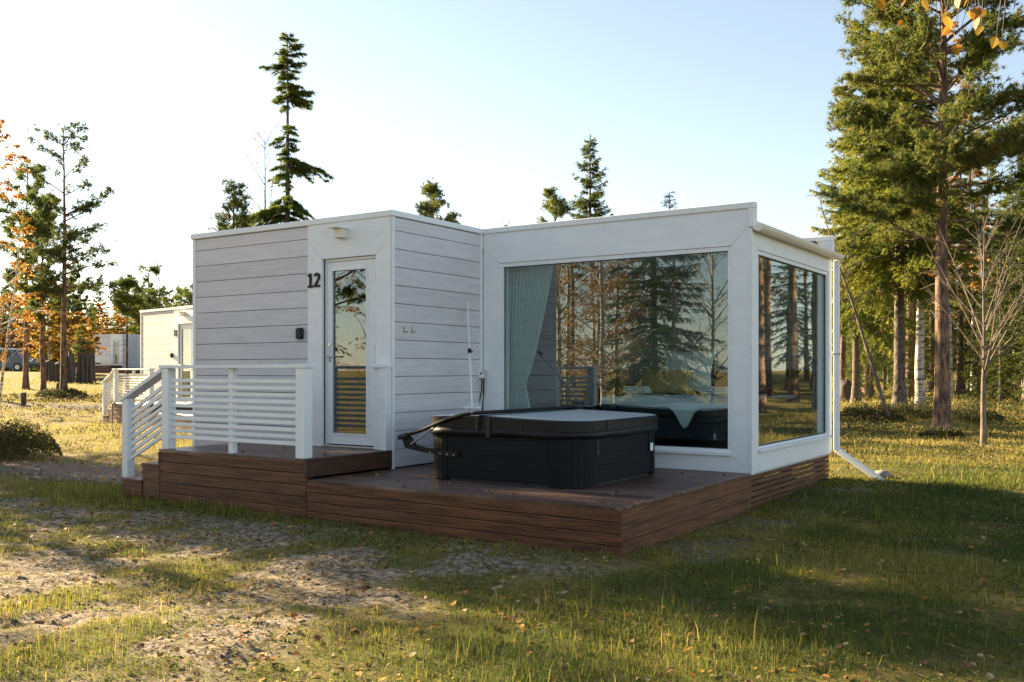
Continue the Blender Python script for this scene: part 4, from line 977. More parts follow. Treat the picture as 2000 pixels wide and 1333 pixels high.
# --- single trees that the picture singles out
def gaps(f, rng):      # the ragged spruce: bunches of boughs with bare trunk between
    for a, b, k in ((.30, .42, 1.15), (.42, .47, .55), (.47, .55, 1.25), (.55, .61, .12), (.61, .665, 1.1), (.665, .69, .25), (.69, .735, 1.0), (.735, .80, .08), (.80, .90, 1.35), (.90, 1.01, 1.8)):
        if a <= f < b: return k*rng.uniform(.75, 1.2)
    return 1.0
H = height_for(68, 32, 562); tree_at('spruce_tree', make_spruce(1, H, 1.75, 1.0, step=.17, dens=1.9, keep=gaps, bl=.12, bw=.027, power=.8, droop=.55), 562, 32, 'very tall ragged spruce with bare gaps rising behind the cabin roof', rz=1.0)
H = height_for(265, 30, 1152); tree_at('spruce_tree', make_spruce(2, H, 1.45, 1.5, step=.20, dens=1.6, bl=.10, bw=.026), 1152, 30, 'slim pointed spruce behind the middle of the glazed wing roof')
H = height_for(360, 30, 456); tree_at('pine_tree', make_pine(3, H, 1.35, 1.2, nl=78, warm=.12, subs=8, tn=24, nl_=.12, nw=.02, prof=lambda t: (1-t)**.75*1.0+.07), 456, 30, 'bushy low pine behind the plank wall, left of the ragged spruce')
H = height_for(268, 33, 518); tree_at('birch_tree', make_birch(4, H, 2.0, 3.0, nl=34, lv=.5, leafmat='yellow_leaf', lsize=.07, bark='bark_grey', up0=1.3, droop=.2), 518, 33, 'nearly leafless birch with fine twigs left of the ragged spruce')
H = height_for(367, 30, 848); tree_at('pine_tree', make_pine(5, H, 1.25, 2.0, nl=78, warm=.12, subs=7, tn=24, nl_=.12, nw=.02, prof=lambda t: (1-t)**.75*1.0+.07), 846, 30, 'short pine top above the side wall with the coat hooks')
H = height_for(400, 30, 885); tree_at('pine_tree', make_pine(6, H-.3, .5, 3.0, nl=24, subs=6, tn=22, nl_=.11, nw=.02), 884, 31, 'tiny pine tip just above the roof edge near the inner corner')
H = height_for(376, 28, 1088); tree_at('pine_tree', make_pine(7, H, 1.2, 1.5, nl=78, warm=.12, subs=6, tn=20, nl_=.13, nw=.019, prof=lambda t: (1-t)**.75*1.0+.07), 1088, 28, 'light green open pine left of the slim spruce')
H = height_for(376, 28, 1308); tree_at('spruce_tree', make_spruce(8, H, .75, 2.0, step=.22, bl=.08, bw=.02), 1308, 28, 'small dense conifer tip above the right part of the roof')
H = height_for(430, 34, 984); tree_at('spruce_tree', make_spruce(9, H, .5, 2.0, step=.25, bl=.08, bw=.02), 984, 34, 'thin spruce tip peeping over the inner roof corner')
x, y_ = at_d(1205, 33); H = height_for(415, 33, 1205); plant_tree('birch_tree', make_birch(10, H, 1.2, 2.5, nl=20, lv=3, lsize=.07), x, y_, 'small orange birch top right of the slim spruce')
# left side
d = 36.5; H = height_for(256, d, 124)
pA = make_pine(11, H, 2.0, H*.36, nl=46, subs=8, tn=26, nl_=.14, nw=.021, prof=lambda t: (1-t)**.5*.85+.16, dead=10)
tree_at('pine_tree', pA, 124, d, 'tall straight pine with an open crown beside the log fence', rz=.6)
H = height_for(388, 37, 78); tree_at('pine_tree', make_pine(12, H, 1.35, H*.36, nl=56, subs=9, tn=26, nl_=.14, nw=.022, lean=-.03, wob=.035), 84, 37, 'shorter crooked pine with a dark crown left of the tall pine')
H = height_for(330, 45, 50); tree_at('pine_tree', make_pine(13, H, 1.6, H*.4, nl=60, subs=8, tn=24, nl_=.16, nw=.026), 50, 45, 'pine with a pale thin trunk behind the crooked pine')
H = height_for(250, 34, 4); tree_at('birch_tree', make_birch(14, H, 1.9, 2.0, nl=46, lv=8, lsize=.085, lean=.01), -6, 34, 'orange birch with a slanting trunk left of the crooked pine')
H = height_for(420, 29, 15); tree_at('birch_tree', make_birch(15, H, 1.0, 1.0, nl=26, lv=7, lsize=.07, lean=.22, r0=.05), -4, 29, 'thin leaning orange birch beside the short bollard')
for i, (px, d, yt, kind, lab) in enumerate((
        (176, 92, 592, 's', 'small dark spruce behind the distant cabin, left one'), (208, 96, 605, 's', 'small pale spruce behind the distant cabin, right one'), (238, 92, 538, 's', 'narrow green spruce left of the neighbouring cabin roof'),
        (158, 58, 640, 's', 'low dark spruce behind the log fence'), (290, 42, 530, 'p', 'spreading pine rising behind the neighbouring cabin'),
        (312, 44, 520, 'b0', 'bare birch twigs above the neighbouring cabin'), (256, 90, 585, 'b', 'golden birch beside the neighbouring cabin wall'), (138, 63, 612, 'b', 'golden birch behind the tall straight pine'),
        (150, 72, 612, 'b', 'yellow birch far behind the log fence'), (95, 62, 600, 'b', 'golden birch behind the crooked pine'), (35, 90, 590, 'b', 'golden birch near the parked van'), (248, 36, 556, 'pt', 'slender pine trunk in front of the distant cabin window'), (371, 45, 560, 'p', 'pine tip beside the left wall edge of the cabin numbered 12'))):
    H = height_for(yt, d, px)
    mk = {'s': lambda: make_spruce(30+i, H, .20*H+.3, .4, step=.26, dens=.8, bl=.14, bw=.035), 'pt': lambda: make_pine(30+i, H, .8, H*.72, nl=26, subs=6, tn=20, nl_=.13, nw=.02), 'p': lambda: make_pine(30+i, H, .22*H, H*.35, nl=34, subs=6, tn=20, nl_=.15, nw=.026),
          'b': lambda: make_birch(30+i, H, .36*H, .8, nl=44, lv=15, lsize=.17, leafmat=('birch_leaf', 'yellow_leaf')[i % 2]), 'b0': lambda: make_birch(30+i, H, .26*H, 1.5, nl=30, lv=.1, bark='bark_grey', lsize=.08, up0=1.3, droop=.15)}[kind]
    tree_at({'s': 'spruce_tree', 'p': 'pine_tree', 'pt': 'pine_tree', 'b': 'birch_tree', 'b0': 'birch_tree'}[kind], mk(), px, d, lab)
for i, (x, y_, sc) in enumerate(((-9.0, 14.6, .30), (-8.0, 16.6, .30), (-10.5, 18.6, .34), (-8.4, 20.8, .36), (-12.0, 16.0, .36), (-11.0, 23.5, .4))):
    SHADE_SPRUCES.append((x, y_, sc))  # unseen spruces added behind the roof to throw shade bands on the right-hand ground
# right side
bigpine = make_pine(50, 13.5, 2.2, 3.9, nl=150, subs=14, tn=30, nl_=.13, nw=.019, prof=lambda t: (1-t)**.35*.8+.22, r0=.17, dead=14, wob=.006, warm=.16)
tree_at('pine_tree', bigpine, 1840, 20.4, 'big pine with a thick reddish trunk right of the glazed wing', rz=2.2)
tree_at('spruce_tree', make_spruce(51, 13.0, 2.5, 3.7, step=.22, dens=1.5, bl=.11, bw=.028, power=.55, warm=.38), 1757, 27, 'large sunlit yellow-green spruce behind the big pine')
H = height_for(225, 31, 1672); tree_at('spruce_tree', make_spruce(52, H, 2.4, 2.6, step=.24, dens=1.3, bl=.11, bw=.028, power=.75, warm=.34), 1672, 31, 'sunlit spruce with brownish boughs just right of the gutter')
tree_at('birch_tree', make_birch(53, 8.5, 1.3, 3.0, nl=26, lv=3, lsize=.06, lean=-.012, r0=.15), 1797, 27.2, 'white-barked birch trunk between the big pine and the spruce')
tree_at('birch_tree', make_birch(54, 4.1, 1.15, 1.25, nl=30, lv=.0, bark='bark_grey', r0=.055, up0=1.7, droop=.0, twigs=10, wob=.012), 1921, 17.6, 'leafless young tree with fan of thin twigs right of the big pine', rz=.5)
tree_at('birch_tree', make_birch(55, 9.0, 1.5, 2.5, nl=22, lv=2, lsize=.06, lean=.02, r0=.10), 1830, 33, 'thin birch trunk behind the big pine')
tree_at('birch_tree', make_birch(56, 6.5, 1.3, 1.5, nl=24, lv=.2, bark='bark_grey', lean=-.30, r0=.06, up0=.8), 1735, 25, 'leaning bare grey sapling under the large spruce')

# --- forest made of copies
protos = {'pine': [make_pine(60+k, 13+k, 1.7, 6.0+.4*k, nl=34, subs=7, tn=20, nl_=.15, nw=.026, dead=10) for k in range(3)],
          'spruce': [make_spruce(70+k, 11+1.5*k, 1.7+.2*k, 1.2+.6*k, step=.34, dens=.7, bl=.13, bw=.034) for k in range(3)],
          'birch': [make_birch(80+k, 11+k, 2.1, 3.0, nl=46, lv=12, lsize=.085, lean=.012*(k-1)) for k in range(3)]}
far = {'pine': [make_pine(160+k, 12+k, 1.7, 4.5+.4*k, nl=34, subs=6, tn=18, nl_=.30, nw=.085, dead=6) for k in range(3)],
       'spruce': [make_spruce(170+k, 10+1.5*k, 1.9+.2*k, .5, step=.40, dens=.42, bl=.30, bw=.10) for k in range(3)],
       'birch': [make_birch(180+k, 8+k, 2.3, 1.0, nl=40, lv=6, lsize=.26) for k in range(3)]}
rg = np.random.default_rng(2024)
def copse(n, region, mix, label, group, mind=2.0, taken=[], lib=protos, smin=.75, smax=1.1):
    k = 0; tries = 0
    while k < n and tries < n*60:
        tries += 1; x, y_ = region(rg)
        if (lambda r_, f_: label['pine'].endswith('side window') and (r_/f_ < .66))(cY*x+sY*y_, max(.1, -sY*x+cY*y_)): continue
        if any((x-a)**2+(y_-b)**2 < mind**2 for a, b in taken): continue
        kind = rg.choice(list(mix), p=np.array(list(mix.values()))/sum(mix.values())); pr = lib[kind][rg.integers(3)]
        taken.append((x, y_)); plant_tree(kind+'_tree', pr, x, y_, label[kind], group=group+', '+kind, rz=rg.uniform(0, 6.28), sc=rg.uniform(smin, smax)); k += 1
def screen_band(p0, p1, d0, d1):
    def f(r): d = math.sqrt(r.uniform(d0*d0, d1*d1)); return at_d(r.uniform(p0, p1), d)
    return f
copse(84, screen_band(1640, 2400, 33, 66), dict(pine=4, spruce=5, birch=2), dict(pine='slim pine in the dense wood beyond the big pine', spruce='spruce in the dense wood beyond the big pine', birch='autumn birch in the dense wood beyond the big pine'), 'wood right of the cabin', 1.7)
copse(60, screen_band(1600, 2800, 62, 115), dict(pine=4, spruce=5, birch=1), dict(pine='far pine at the back of the dense wood', spruce='far spruce at the back of the dense wood', birch='far autumn birch at the back of the dense wood'), 'back of the wood right of the cabin', 2.5, lib=far)
def sapling_band(n):
    for k in range(n):
        x, y_ = screen_band(1640, 2250, 31, 56)(rg); plant_tree('spruce_tree', protos['spruce'][k % 3], x, y_, 'young spruce in the undergrowth of the dense wood', group='young spruces in the wood', rz=rg.uniform(0, 6), sc=rg.uniform(.22, .62))
sapling_band(64)
for k, (x, y_, sc) in enumerate(SHADE_SPRUCES): plant_tree('spruce_tree', protos['spruce'][k % 3], x, y_, 'unseen young spruce added behind the cabin to shade the ground on the right', group='added shade spruces behind the cabin', rz=k, sc=sc)
def side_region(r):           # right of the picture: what the side window mirrors
    t = r.uniform(1.0, 4.6); return -3.26+3.26*t+r.uniform(-2.5, 4.5), r.uniform(9.5, 12)*(1+t)
copse(30, side_region, dict(pine=6, spruce=2, birch=1), dict(pine='tall pine mirrored in the side window', spruce='spruce mirrored in the side window', birch='autumn birch mirrored in the side window'), 'trees mirrored in the side window', 2.2)
copse(100, screen_band(-200, 420, 86, 125), dict(spruce=4, pine=3, birch=3), dict(pine='distant pine on the skyline beyond the cabins', spruce='distant spruce on the skyline beyond the cabins', birch='distant golden birch on the skyline beyond the cabins'), 'skyline trees beyond the cabins', 2.2, lib=far, smin=.48, smax=.85)
# wood in front of the cabin, behind the photographer: mirrored in the big window and the door
def front_region(r): return r.uniform(-30, -6), r.uniform(-34, -15)
lowbirch = [make_birch(95+k, 8.5+k, 2.0, .7, nl=70, lv=9, lsize=.06, lean=.015*(k-1)) for k in range(2)]
barebirch = make_birch(98, 8.0, 1.9, .7, nl=60, lv=1.2, lsize=.06, up0=1.2); lowspruce = make_spruce(99, 11, 2.3, .3, step=.26, dens=1.0, bl=.11, bw=.028, power=.6); lowpine = make_pine(100, 9, 2.0, 2.2, nl=46, subs=8, tn=24, nl_=.13, nw=.022)
LB = 'orange-leaved birch mirrored in the big window'
spots = [(-14.3, -5.4, lowbirch[0], 'birch', LB), (-13.4, -6.4, lowbirch[1], 'birch', LB), (-15.9, -8.6, lowbirch[1], 'birch', LB), (-14.6, -9.6, lowbirch[0], 'birch', LB), (-16.5, -11.5, lowbirch[0], 'birch', LB), (-13.0, -9.2, lowspruce, 'spruce', 'broad dark spruce mirrored in the middle of the big window'), (-12.2, -9.0, barebirch, 'birch', 'bare birch mirrored beside the dark spruce'), (-11.6, -10.6, barebirch, 'birch', 'bare birch mirrored at the right end of the big window'), (-16.6, -1.2, lowpine, 'pine', 'low-branched pine mirrored in the door glass'), (-20.5, -7.5, lowbirch[1], 'birch', 'orange birch mirrored in the lower door glass')]
for i, (x, y_, ms, kd, lab) in enumerate(spots):
    plant_tree(kd+'_tree', ms, x, y_, lab, group='trees mirrored in the front glass', rz=i*1.3, sc=1.0)
def front_region(r):
    while True:
        x, y_ = r.uniform(-34, -6), r.uniform(-36, -14); k = (9.26-y_)/9.26+1
        if not (-4.25 < x/k < -3.2): return x, y_
copse(20, front_region, dict(pine=3, spruce=3, birch=4), dict(pine='pine in the wood mirrored behind the nearest birches', spruce='spruce in the wood mirrored behind the nearest birches', birch='birch in the wood mirrored behind the nearest birches'), 'wood mirrored behind the nearest birches', 2.0, [(s[0], s[1]) for s in spots])
# trees left of the picture whose shadows cross the clearing
for i, (x, y_, kd, v, sc) in enumerate(((-17.5, 5.15, 'spruce', 0, .62), (-20.0, 7.15, 'spruce', 1, 1.15), (-22.5, 8.0, 'spruce', 2, 1.2), (-18.6, 7.0, 'birch', 1, .8), (-16.8, 6.75, 'spruce', 2, .72), (-24.5, 7.2, 'spruce', 0, 1.15), (-19.5, 3.4, 'spruce', 1, .5), (-33, 4.6, 'pine', 2, .8), (-27.0, 9.2, 'spruce', 2, 1.1), (-30, 1.0, 'pine', 1, .9))):
    plant_tree(kd+'_tree', protos[kd][v], x, y_, {'birch': 'birch outside the left edge of the clearing', 'spruce': 'spruce outside the left edge of the clearing', 'pine': 'pine outside the left edge of the clearing'}[kd], group='trees left of the clearing, '+kd, rz=i*1.7, sc=sc)

# ------------------------------------------------------------------ ground cover
def fine(x, y_):
    n = sstep(16, 10, np.hypot(x, y_))
    return terrain(x, y_) + n*(.045*sandmask(x, y_)*(fbm(x, y_, .20, 71, 3)-.5) + .022*(vnoise(x, y_, .12, 74)-.5))
rg = np.random.default_rng(77)
def scatter(n, near_, far_, p, half=.80):
    e = 2-p; fw = (near_**e+rg.random(n)*(far_**e-near_**e))**(1/e); rx = rg.uniform(-half, half, n)*fw
    return cY*rx-sY*fw, sY*rx+cY*fw, fw
def free(x, y_):
    a = (x > XL-.72) & (x < XF-.02) & (y_ > Y0-.015) & (y_ < YB-.03)
    b = (x > XA-.02) & (x < XL) & (y_ > Y1-.03) & (y_ < YB+.03)
    dx = x-s11[0]; dy = y_-s11[1]; c, s_ = math.cos(math.radians(-10.5)), math.sin(math.radians(-10.5)); u = c*dx+s_*dy; v = -s_*dx+c*dy
    cc = (u > -.05) & (u < 6.6) & (v > -1.3) & (v < 4.7)
    return ~(a | b | cc)
def grass(n, near_, far_, p, nm, label, lmul=1.0, tall=0.0, half=.80):
    x, y_, fw = scatter(n, near_, far_, p, half)
    sa = sandmask(x, y_); gr = gravelmask(x, y_); dr = drymask(x, y_)
    tuft = fbm(x, y_, .55, 81, 2); small = vnoise(x, y_, .16, 85)
    pr = (1-.97*gr)*(np.clip(1-1.15*sa, 0, 1)*sstep(.18, .5, .55*tuft+.45*small) + sa*(.10+sstep(.52, .68, .5*tuft+.5*small)*.85))
    pr = np.where(np.hypot(x, y_) > 9, np.maximum(pr, .25*(1-gr)), pr)
    k = (rg.random(n) < pr) & free(x, y_); x, y_, fw, sa, dr, tuft = x[k], y_[k], fw[k], sa[k], dr[k], tuft[k]; m = len(x)
    z = fine(x, y_)-.006
    edge = np.exp(-((x+9.7)/.9)**2-((y_-6.1)/.55)**2)*1.6 + .8*np.exp(-((y_-6.15)/.22)**2)*sstep(-9, -8.5, x)*sstep(-6.5, -6.9, x) + .55*np.exp(-((x+2.9)/.5)**2-((y_-10.2)/1.0)**2)
    L = (.028+.058*tuft+.055*edge)*rg.uniform(.45, 1.35, m)*lmul*(1-.55*sa)*(1+.35*sstep(12, 30, fw))
    big = rg.random(m) < .012; L = np.where(big, L*2.3, L)
    W = .0014*(fw/4.5)**.95*rg.uniform(.7, 1.4, m)
    a = rg.uniform(0, 6.283, m); h = np.stack([np.cos(a), np.sin(a), 0*a], 1); sd = np.stack([-np.sin(a+rg.normal(0, .6, m)), np.cos(a), 0*a], 1)*W[:, None]
    lean = rg.uniform(.1, .95, m); P = np.stack([x, y_, z], 1); up = np.array([0, 0, 1.])
    mid = P+up*(L*.58*(1-.25*lean))[:, None]+h*(L*.22*lean)[:, None]; tip = P+up*(L*(1-.55*lean))[:, None]+h*(L*.75*lean)[:, None]
    V = np.stack([P-sd, P+sd, mid-sd*.75, mid+sd*.75, tip], 1).reshape(-1, 3); b = np.arange(m)*5
    T_ = np.concatenate([np.stack([b, b+1, b+3], 1), np.stack([b, b+3, b+2], 1), np.stack([b+2, b+3, b+4], 1)])
    tone = np.clip(.25+.14*sstep(12, 16, fw)*(x > -6)+.48*dr+.25*(vnoise(x, y_, .8, 88)-.5)+rg.normal(0, .13, m)+np.where(big, .35, 0), 0, 1)
    me = tri_mesh(nm, V, T_, np.tile(tone, 3)); o = link(nm, me, 'grass'); return tag(o, label, 'grass', kind='stuff')
grass(400000, 2.7, 12, 1.25, 'grass', 'short tufted grass on the sandy clearing in front of the terrace')
grass(170000, 11, 60, 1.75, 'meadow_grass', 'yellowed rough grass between the cabins and under the trees', 1.6)
# fallen birch leaves
def litter(n, near_, far_, p, nm, label, size, dens):
    x, y_, fw = scatter(n, near_, far_, p); k = (rg.random(n) < dens(x, y_)) & free(x, y_); x, y_, fw = x[k], y_[k], fw[k]; m = len(x)
    P = np.stack([x, y_, fine(x, y_)+rg.uniform(.004, .022, m)], 1); a = rg.uniform(0, 6.283, m)
    D = unit(np.stack([np.cos(a), np.sin(a), rg.normal(0, .25, m)], 1)); sz = size*rg.uniform(.6, 1.3, m)*(fw/5)**.35
    S = unit(np.cross(np.array([0, 0, 1.])+rg.normal(0, .28, (m, 3)), D)); Nn = np.cross(D, S); sz = sz[:, None]
    V = np.stack([P, P+D*sz*.3+S*sz*.40+Nn*sz*.1, P+D*sz*.7+S*sz*.26+Nn*sz*.06, P+D*sz, P+D*sz*.7-S*sz*.26+Nn*sz*.06, P+D*sz*.3-S*sz*.40+Nn*sz*.1], 1).reshape(-1, 3); b = np.arange(m)*6
    T_ = np.concatenate([np.stack([b, b+1, b+2], 1), np.stack([b, b+2, b+3], 1), np.stack([b, b+3, b+4], 1), np.stack([b, b+4, b+5], 1)])
    tone = np.clip(rg.beta(1.3, 1.3, m), 0, 1); me = tri_mesh(nm, V, T_, np.tile(tone, 4)); o = link(nm, me, 'litter'); return tag(o, label, 'leaves', kind='stuff')
litter(30000, 2.7, 15, 1.2, 'fallen_leaves', 'fallen yellow and brown birch leaves scattered over the clearing', .040,
       lambda x, y_: np.clip(.25+1.3*sstep(.45, .7, fbm(x, y_, .9, 93))*sstep(6.5, 3.0, y_)+.25*sstep(.5, .7, vnoise(x, y_, .5, 95)), 0, 1)*.55)
# crumbs of soil and gravel stones
def stones(n, near_, far_, p, nm, label, dens, size):
    x, y_, fw = scatter(n, near_, far_, p); k = (rg.random(n) < dens(x, y_)) & free(x, y_); x, y_, fw = x[k], y_[k], fw[k]; m = len(x)
    base = np.array([(1, 0, 0), (-1, 0, 0), (0, 1, 0), (0, -1, 0), (0, 0, .7), (0, 0, -.5)]); Fo = np.array([(0, 2, 4), (2, 1, 4), (1, 3, 4), (3, 0, 4), (2, 0, 5), (1, 2, 5), (3, 1, 5), (0, 3, 5)])
    sz = size*rg.lognormal(0, .4, m)*(fw/6)**.5; P = np.stack([x, y_, fine(x, y_)+sz*.15], 1)
    V = (P[:, None]+base[None]*sz[:, None, None]*rg.uniform(.55, 1.3, (m, 6, 1))+rg.normal(0, .18, (m, 6, 3))*sz[:, None, None]).reshape(-1, 3)
    T_ = (np.arange(m)[:, None, None]*6+Fo[None]).reshape(-1, 3); me = tri_mesh(nm, V, T_, np.repeat(np.clip(rg.normal(.5, .25, m), 0, 1), 8)); o = link(nm, me, nm == 'gravel' and 'pebble' or 'clod'); return tag(o, label, 'gravel' if nm == 'gravel' else 'soil', kind='stuff')
M['clod'] = foliage('soil_crumbs', [(0, (.06, .045, .034)), (.5, (.19, .145, .11)), (1, (.34, .27, .2))], .0, .95)
stones(26000, 4, 34, 1.4, 'gravel', 'grey gravel strewn along the foot of the terrace and the path', lambda x, y_: gravelmask(x, y_)*.8, .011)
stones(60000, 2.7, 12, 1.2, 'soil_crumbs', 'loose crumbs of sandy soil on the bare ground', lambda x, y_: sandmask(x, y_)*sstep(.38, .62, fbm(x, y_, .3, 97)), .0065)
# dwarf shrubs under the trees
def heath(n, p0, p1, d0, d1, nm, label, hmax=.16):
    d = np.sqrt(rg.uniform(d0*d0, d1*d1, n)); px = rg.uniform(p0, p1, n); rx = (px-1000)/F*d; x = cY*rx-sY*d; y_ = sY*rx+cY*d
    pt = fbm(x, y_, 1.5, 101); k = (rg.random(n) < sstep(.40, .62, pt)) & free(x, y_) & (gravelmask(x, y_) < .3); x, y_, d, pt = x[k], y_[k], d[k], pt[k]; m = len(x)
    h = hmax*np.clip((pt-.35)*3, .2, 1.3)*rg.random(m); P = np.stack([x, y_, terrain(x, y_)+h], 1)
    D = unit(rg.normal(0, 1, (m, 3))+[0, 0, .5]); sz = .024*(d/12)**.8*rg.uniform(.6, 1.4, m); V, T_ = leaves(P, D, sz, sz*.7, rg)
    tone = np.clip(.35+.5*(vnoise(x, y_, 2.2, 103)-.4)+rg.normal(0, .18, m), 0, 1); me = tri_mesh(nm, V, T_, np.tile(tone, 2)); o = link(nm, me, 'shrub'); return tag(o, label, 'undergrowth', kind='stuff')
heath(110000, 1600, 2500, 12.2, 42, 'dwarf_shrubs', 'low green and rusty dwarf shrubs carpeting the wood floor')
heath(26000, -200, 420, 17, 40, 'heather', 'low heather patches beyond the path by the neighbouring cabin', .12)
def weeds(n):
    x, y_, fw = scatter(n, 2.7, 13, 1.2); sa = sandmask(x, y_); pt = fbm(x, y_, .5, 111, 3)
    k = (rg.random(n) < sstep(.44, .62, pt)*(1-.75*sa)*(1-gravelmask(x, y_))) & free(x, y_); x, y_, fw, pt = x[k], y_[k], fw[k], pt[k]; m = len(x)
    P = np.stack([x, y_, fine(x, y_)+rg.uniform(.002, .03, m)*np.clip((pt-.4)*5, .3, 1.2)], 1); D = unit(rg.normal(0, 1, (m, 3))*[1, 1, .5]+[0, 0, .15]); sz = .011*(fw/4.5)**.8*rg.uniform(.6, 1.5, m)
    V, T_ = leaves(P, D, sz, sz*.75, rg); tone = np.clip(.30+.3*(vnoise(x, y_, .7, 113)-.4)+rg.normal(0, .16, m), 0, 1)
    o = link('low_weeds', crown_mesh('low_weeds', V, T_, np.tile(tone, 2), 'grass'), None); return tag(o, 'moss and tiny-leaved weeds matted between the grass tufts', 'weeds', kind='stuff')
weeds(120000)
# a few leaves blown onto the decks
r_ = np.random.default_rng(31); m = 70; x = r_.uniform(XDK+.1, XF-.1, m); y_ = r_.uniform(Y0+.05, Y2-.05, m); keep = ~((x > TX0-.05) & (x < TX1+.05) & (y_ > TY0-.05)) & ~((x < XB+.05) & (y_ > Y1-.1)); x, y_ = x[keep], y_[keep]; m = len(x)
x = np.r_[x, r_.uniform(XL+.2, XDK-.2, 14)]; y_ = np.r_[y_, r_.uniform(Y0+.15, Y1-.15, 14)]; z_ = np.where(np.arange(m+14) < m, ZL, ZU)+.004; m = len(x); a = r_.uniform(0, 6.28, m)
V, T_ = leaves(np.stack([x, y_, z_], 1), unit(np.stack([np.cos(a), np.sin(a), .12+0*a], 1)), .04, .03, r_); tn = r_.beta(1.3, 1.3, m)
tag(link('deck_leaves', crown_mesh('deck_leaves', V, T_, np.tile(tn, 2), 'litter'), None), 'dry leaves blown onto the terrace and porch boards', 'leaves', kind='stuff')
# bushy mound left of the path
def bush(px, d, rx_, h, nm, label, seed, n=9000, lsz=.03):
    r = np.random.default_rng(seed); cx, cy = at_d(px, d); z0 = gz(cx, cy)
    t = thing(nm, (cx, cy, z0), label, 'bush'); wd = Wood()
    for k in range(60):
        a = r.uniform(0, 6.28); q = math.sqrt(r.random())*.8; e = np.array([math.cos(a)*q*rx_, math.sin(a)*q*rx_*.8, h*(1-q*q)**.5*r.uniform(.6, 1.15)]); wd.tube(np.stack([e*[.35, .35, 0]-[0, 0, .05], e*[.7, .7, .6], e]), np.array([.008, .006, .002]), 3)
    link('twigs', wd.mesh('twigs', 'bark_grey'), None, t)
    a = r.uniform(0, 6.28, n); q = np.sqrt(r.random(n)); top = h*np.sqrt(np.clip(1-q*q, 0, 1))*(.35+1.1*fbm(np.cos(a)*q*rx_+50, np.sin(a)*q*rx_+50, .22, seed)); P = np.stack([np.cos(a)*q*rx_, np.sin(a)*q*rx_*.8, top*r.uniform(.25, 1, n)**.6], 1)
    D = unit(r.normal(0, 1, (n, 3))+[0, 0, .4]); sz = lsz*r.uniform(.6, 1.4, n); V, T_ = leaves(P, D, sz, sz*.6, r)
    link('foliage', crown_mesh('foliage', V, T_, np.tile(np.clip(r.normal(.4, .2, n), 0, 1), 2), 'shrub'), None, t); return t
bush(22, 15.2, .85, .52, 'heath_bush', 'dark heathery bush at the left edge of the path', 5, 12000)
bush(-60, 16.5, 1.0, .6, 'heath_bush', 'taller heathery bush behind the dark one at the path', 6, 9000)
bush(1838, 19.6, .45, .30, 'heath_bush', 'bilberry clump at the foot of the big pine', 7, 4000)
bush(1700, 25.5, .9, .55, 'heath_bush', 'bilberry clump below the spruce near the gutter', 8, 6000, .04)
bush(1790, 26.0, 1.0, .5, 'heath_bush', 'bilberry clump at the white birch trunk', 9, 6000, .04)
bush(1895, 24.5, .8, .45, 'heath_bush', 'yellow-green clump behind the leafless young tree', 10, 5000, .04)
bush(120, 36.0, 1.1, .35, 'heath_bush', 'low heather clump round the foot of the tall straight pine', 11, 5000, .05)
# stump and stone
x, y_ = at_d(1652, 32.5); z = gz(x, y_)
a = np.linspace(0, 2*np.pi, 14, endpoint=False); r_ = np.random.default_rng(4); V = []; rings = ((-.1, .42), (.05, .33), (.25, .24), (.5, .20), (.62, .21), (.66, .12))
for zz, rr in rings:
    for t in a: w_ = rr*(1+(.28*math.sin(5*t+1) if zz < .2 else .08*math.sin(3*t))+r_.normal(0, .04)); V.append((x+w_*math.cos(t), y_+w_*math.sin(t), z+zz+(r_.normal(0, .05) if zz > .4 else 0)))
Fc = [(i*14+j, i*14+(j+1) % 14, (i+1)*14+(j+1) % 14, (i+1)*14+j) for i in range(5) for j in range(14)]+[tuple(5*14+j for j in range(14))]
tag(mesh('tree_stump', V, Fc, 'logdark', None, True), 'dark rotten stump under the spruce near the gutter', 'stump')
x, y_ = at_z(1722, 943); bm = bmesh.new(); bmesh.ops.create_icosphere(bm, subdivisions=2, radius=.09)
for v in bm.verts: v.co = Vector((v.co.x*1.3, v.co.y, v.co.z*.75))*float(1+.35*(vnoise(v.co.x*9+3, v.co.y*9+v.co.z*7, .7, 3)-.5))
V = [tuple(v.co+Vector((x, y_, gz(x, y_)+.03))) for v in bm.verts]; bm.verts.index_update(); Fc = [tuple(v.index for v in f.verts) for f in bm.faces]; bm.free()
tag(mesh('stone', V, Fc, 'stone', None, True), 'small pale stone in the grass below the downpipe spout', 'stone')
# wire fence in the wood
A = np.array(at_d(1938, 44)); B = np.array(at_d(2030, 42)); zA = gz(*A)
wf = thing('wire_fence', ((A[0]+B[0])/2, (A[1]+B[1])/2, zA), 'pale wire mesh fence standing in the wood behind the leafless young tree', 'fence')
parts = []
for k in range(8): z = zA+.15+.24*k; parts.append(tube([(A[0], A[1], z), (B[0], B[1], z)], .012, 4))
for k in range(12): p = A+(B-A)*k/11; parts.append(tube([(p[0], p[1], zA+.1), (p[0], p[1], zA+1.9)], .010, 4))
mesh('wire_mesh', *join(*parts), 'wire', wf)
for k in (0, .5, 1): p = A+(B-A)*k; mesh('post', *tube([(p[0], p[1], zA-.2), (p[0], p[1], zA+2.0)], .05, 8), 'bark_grey', wf)

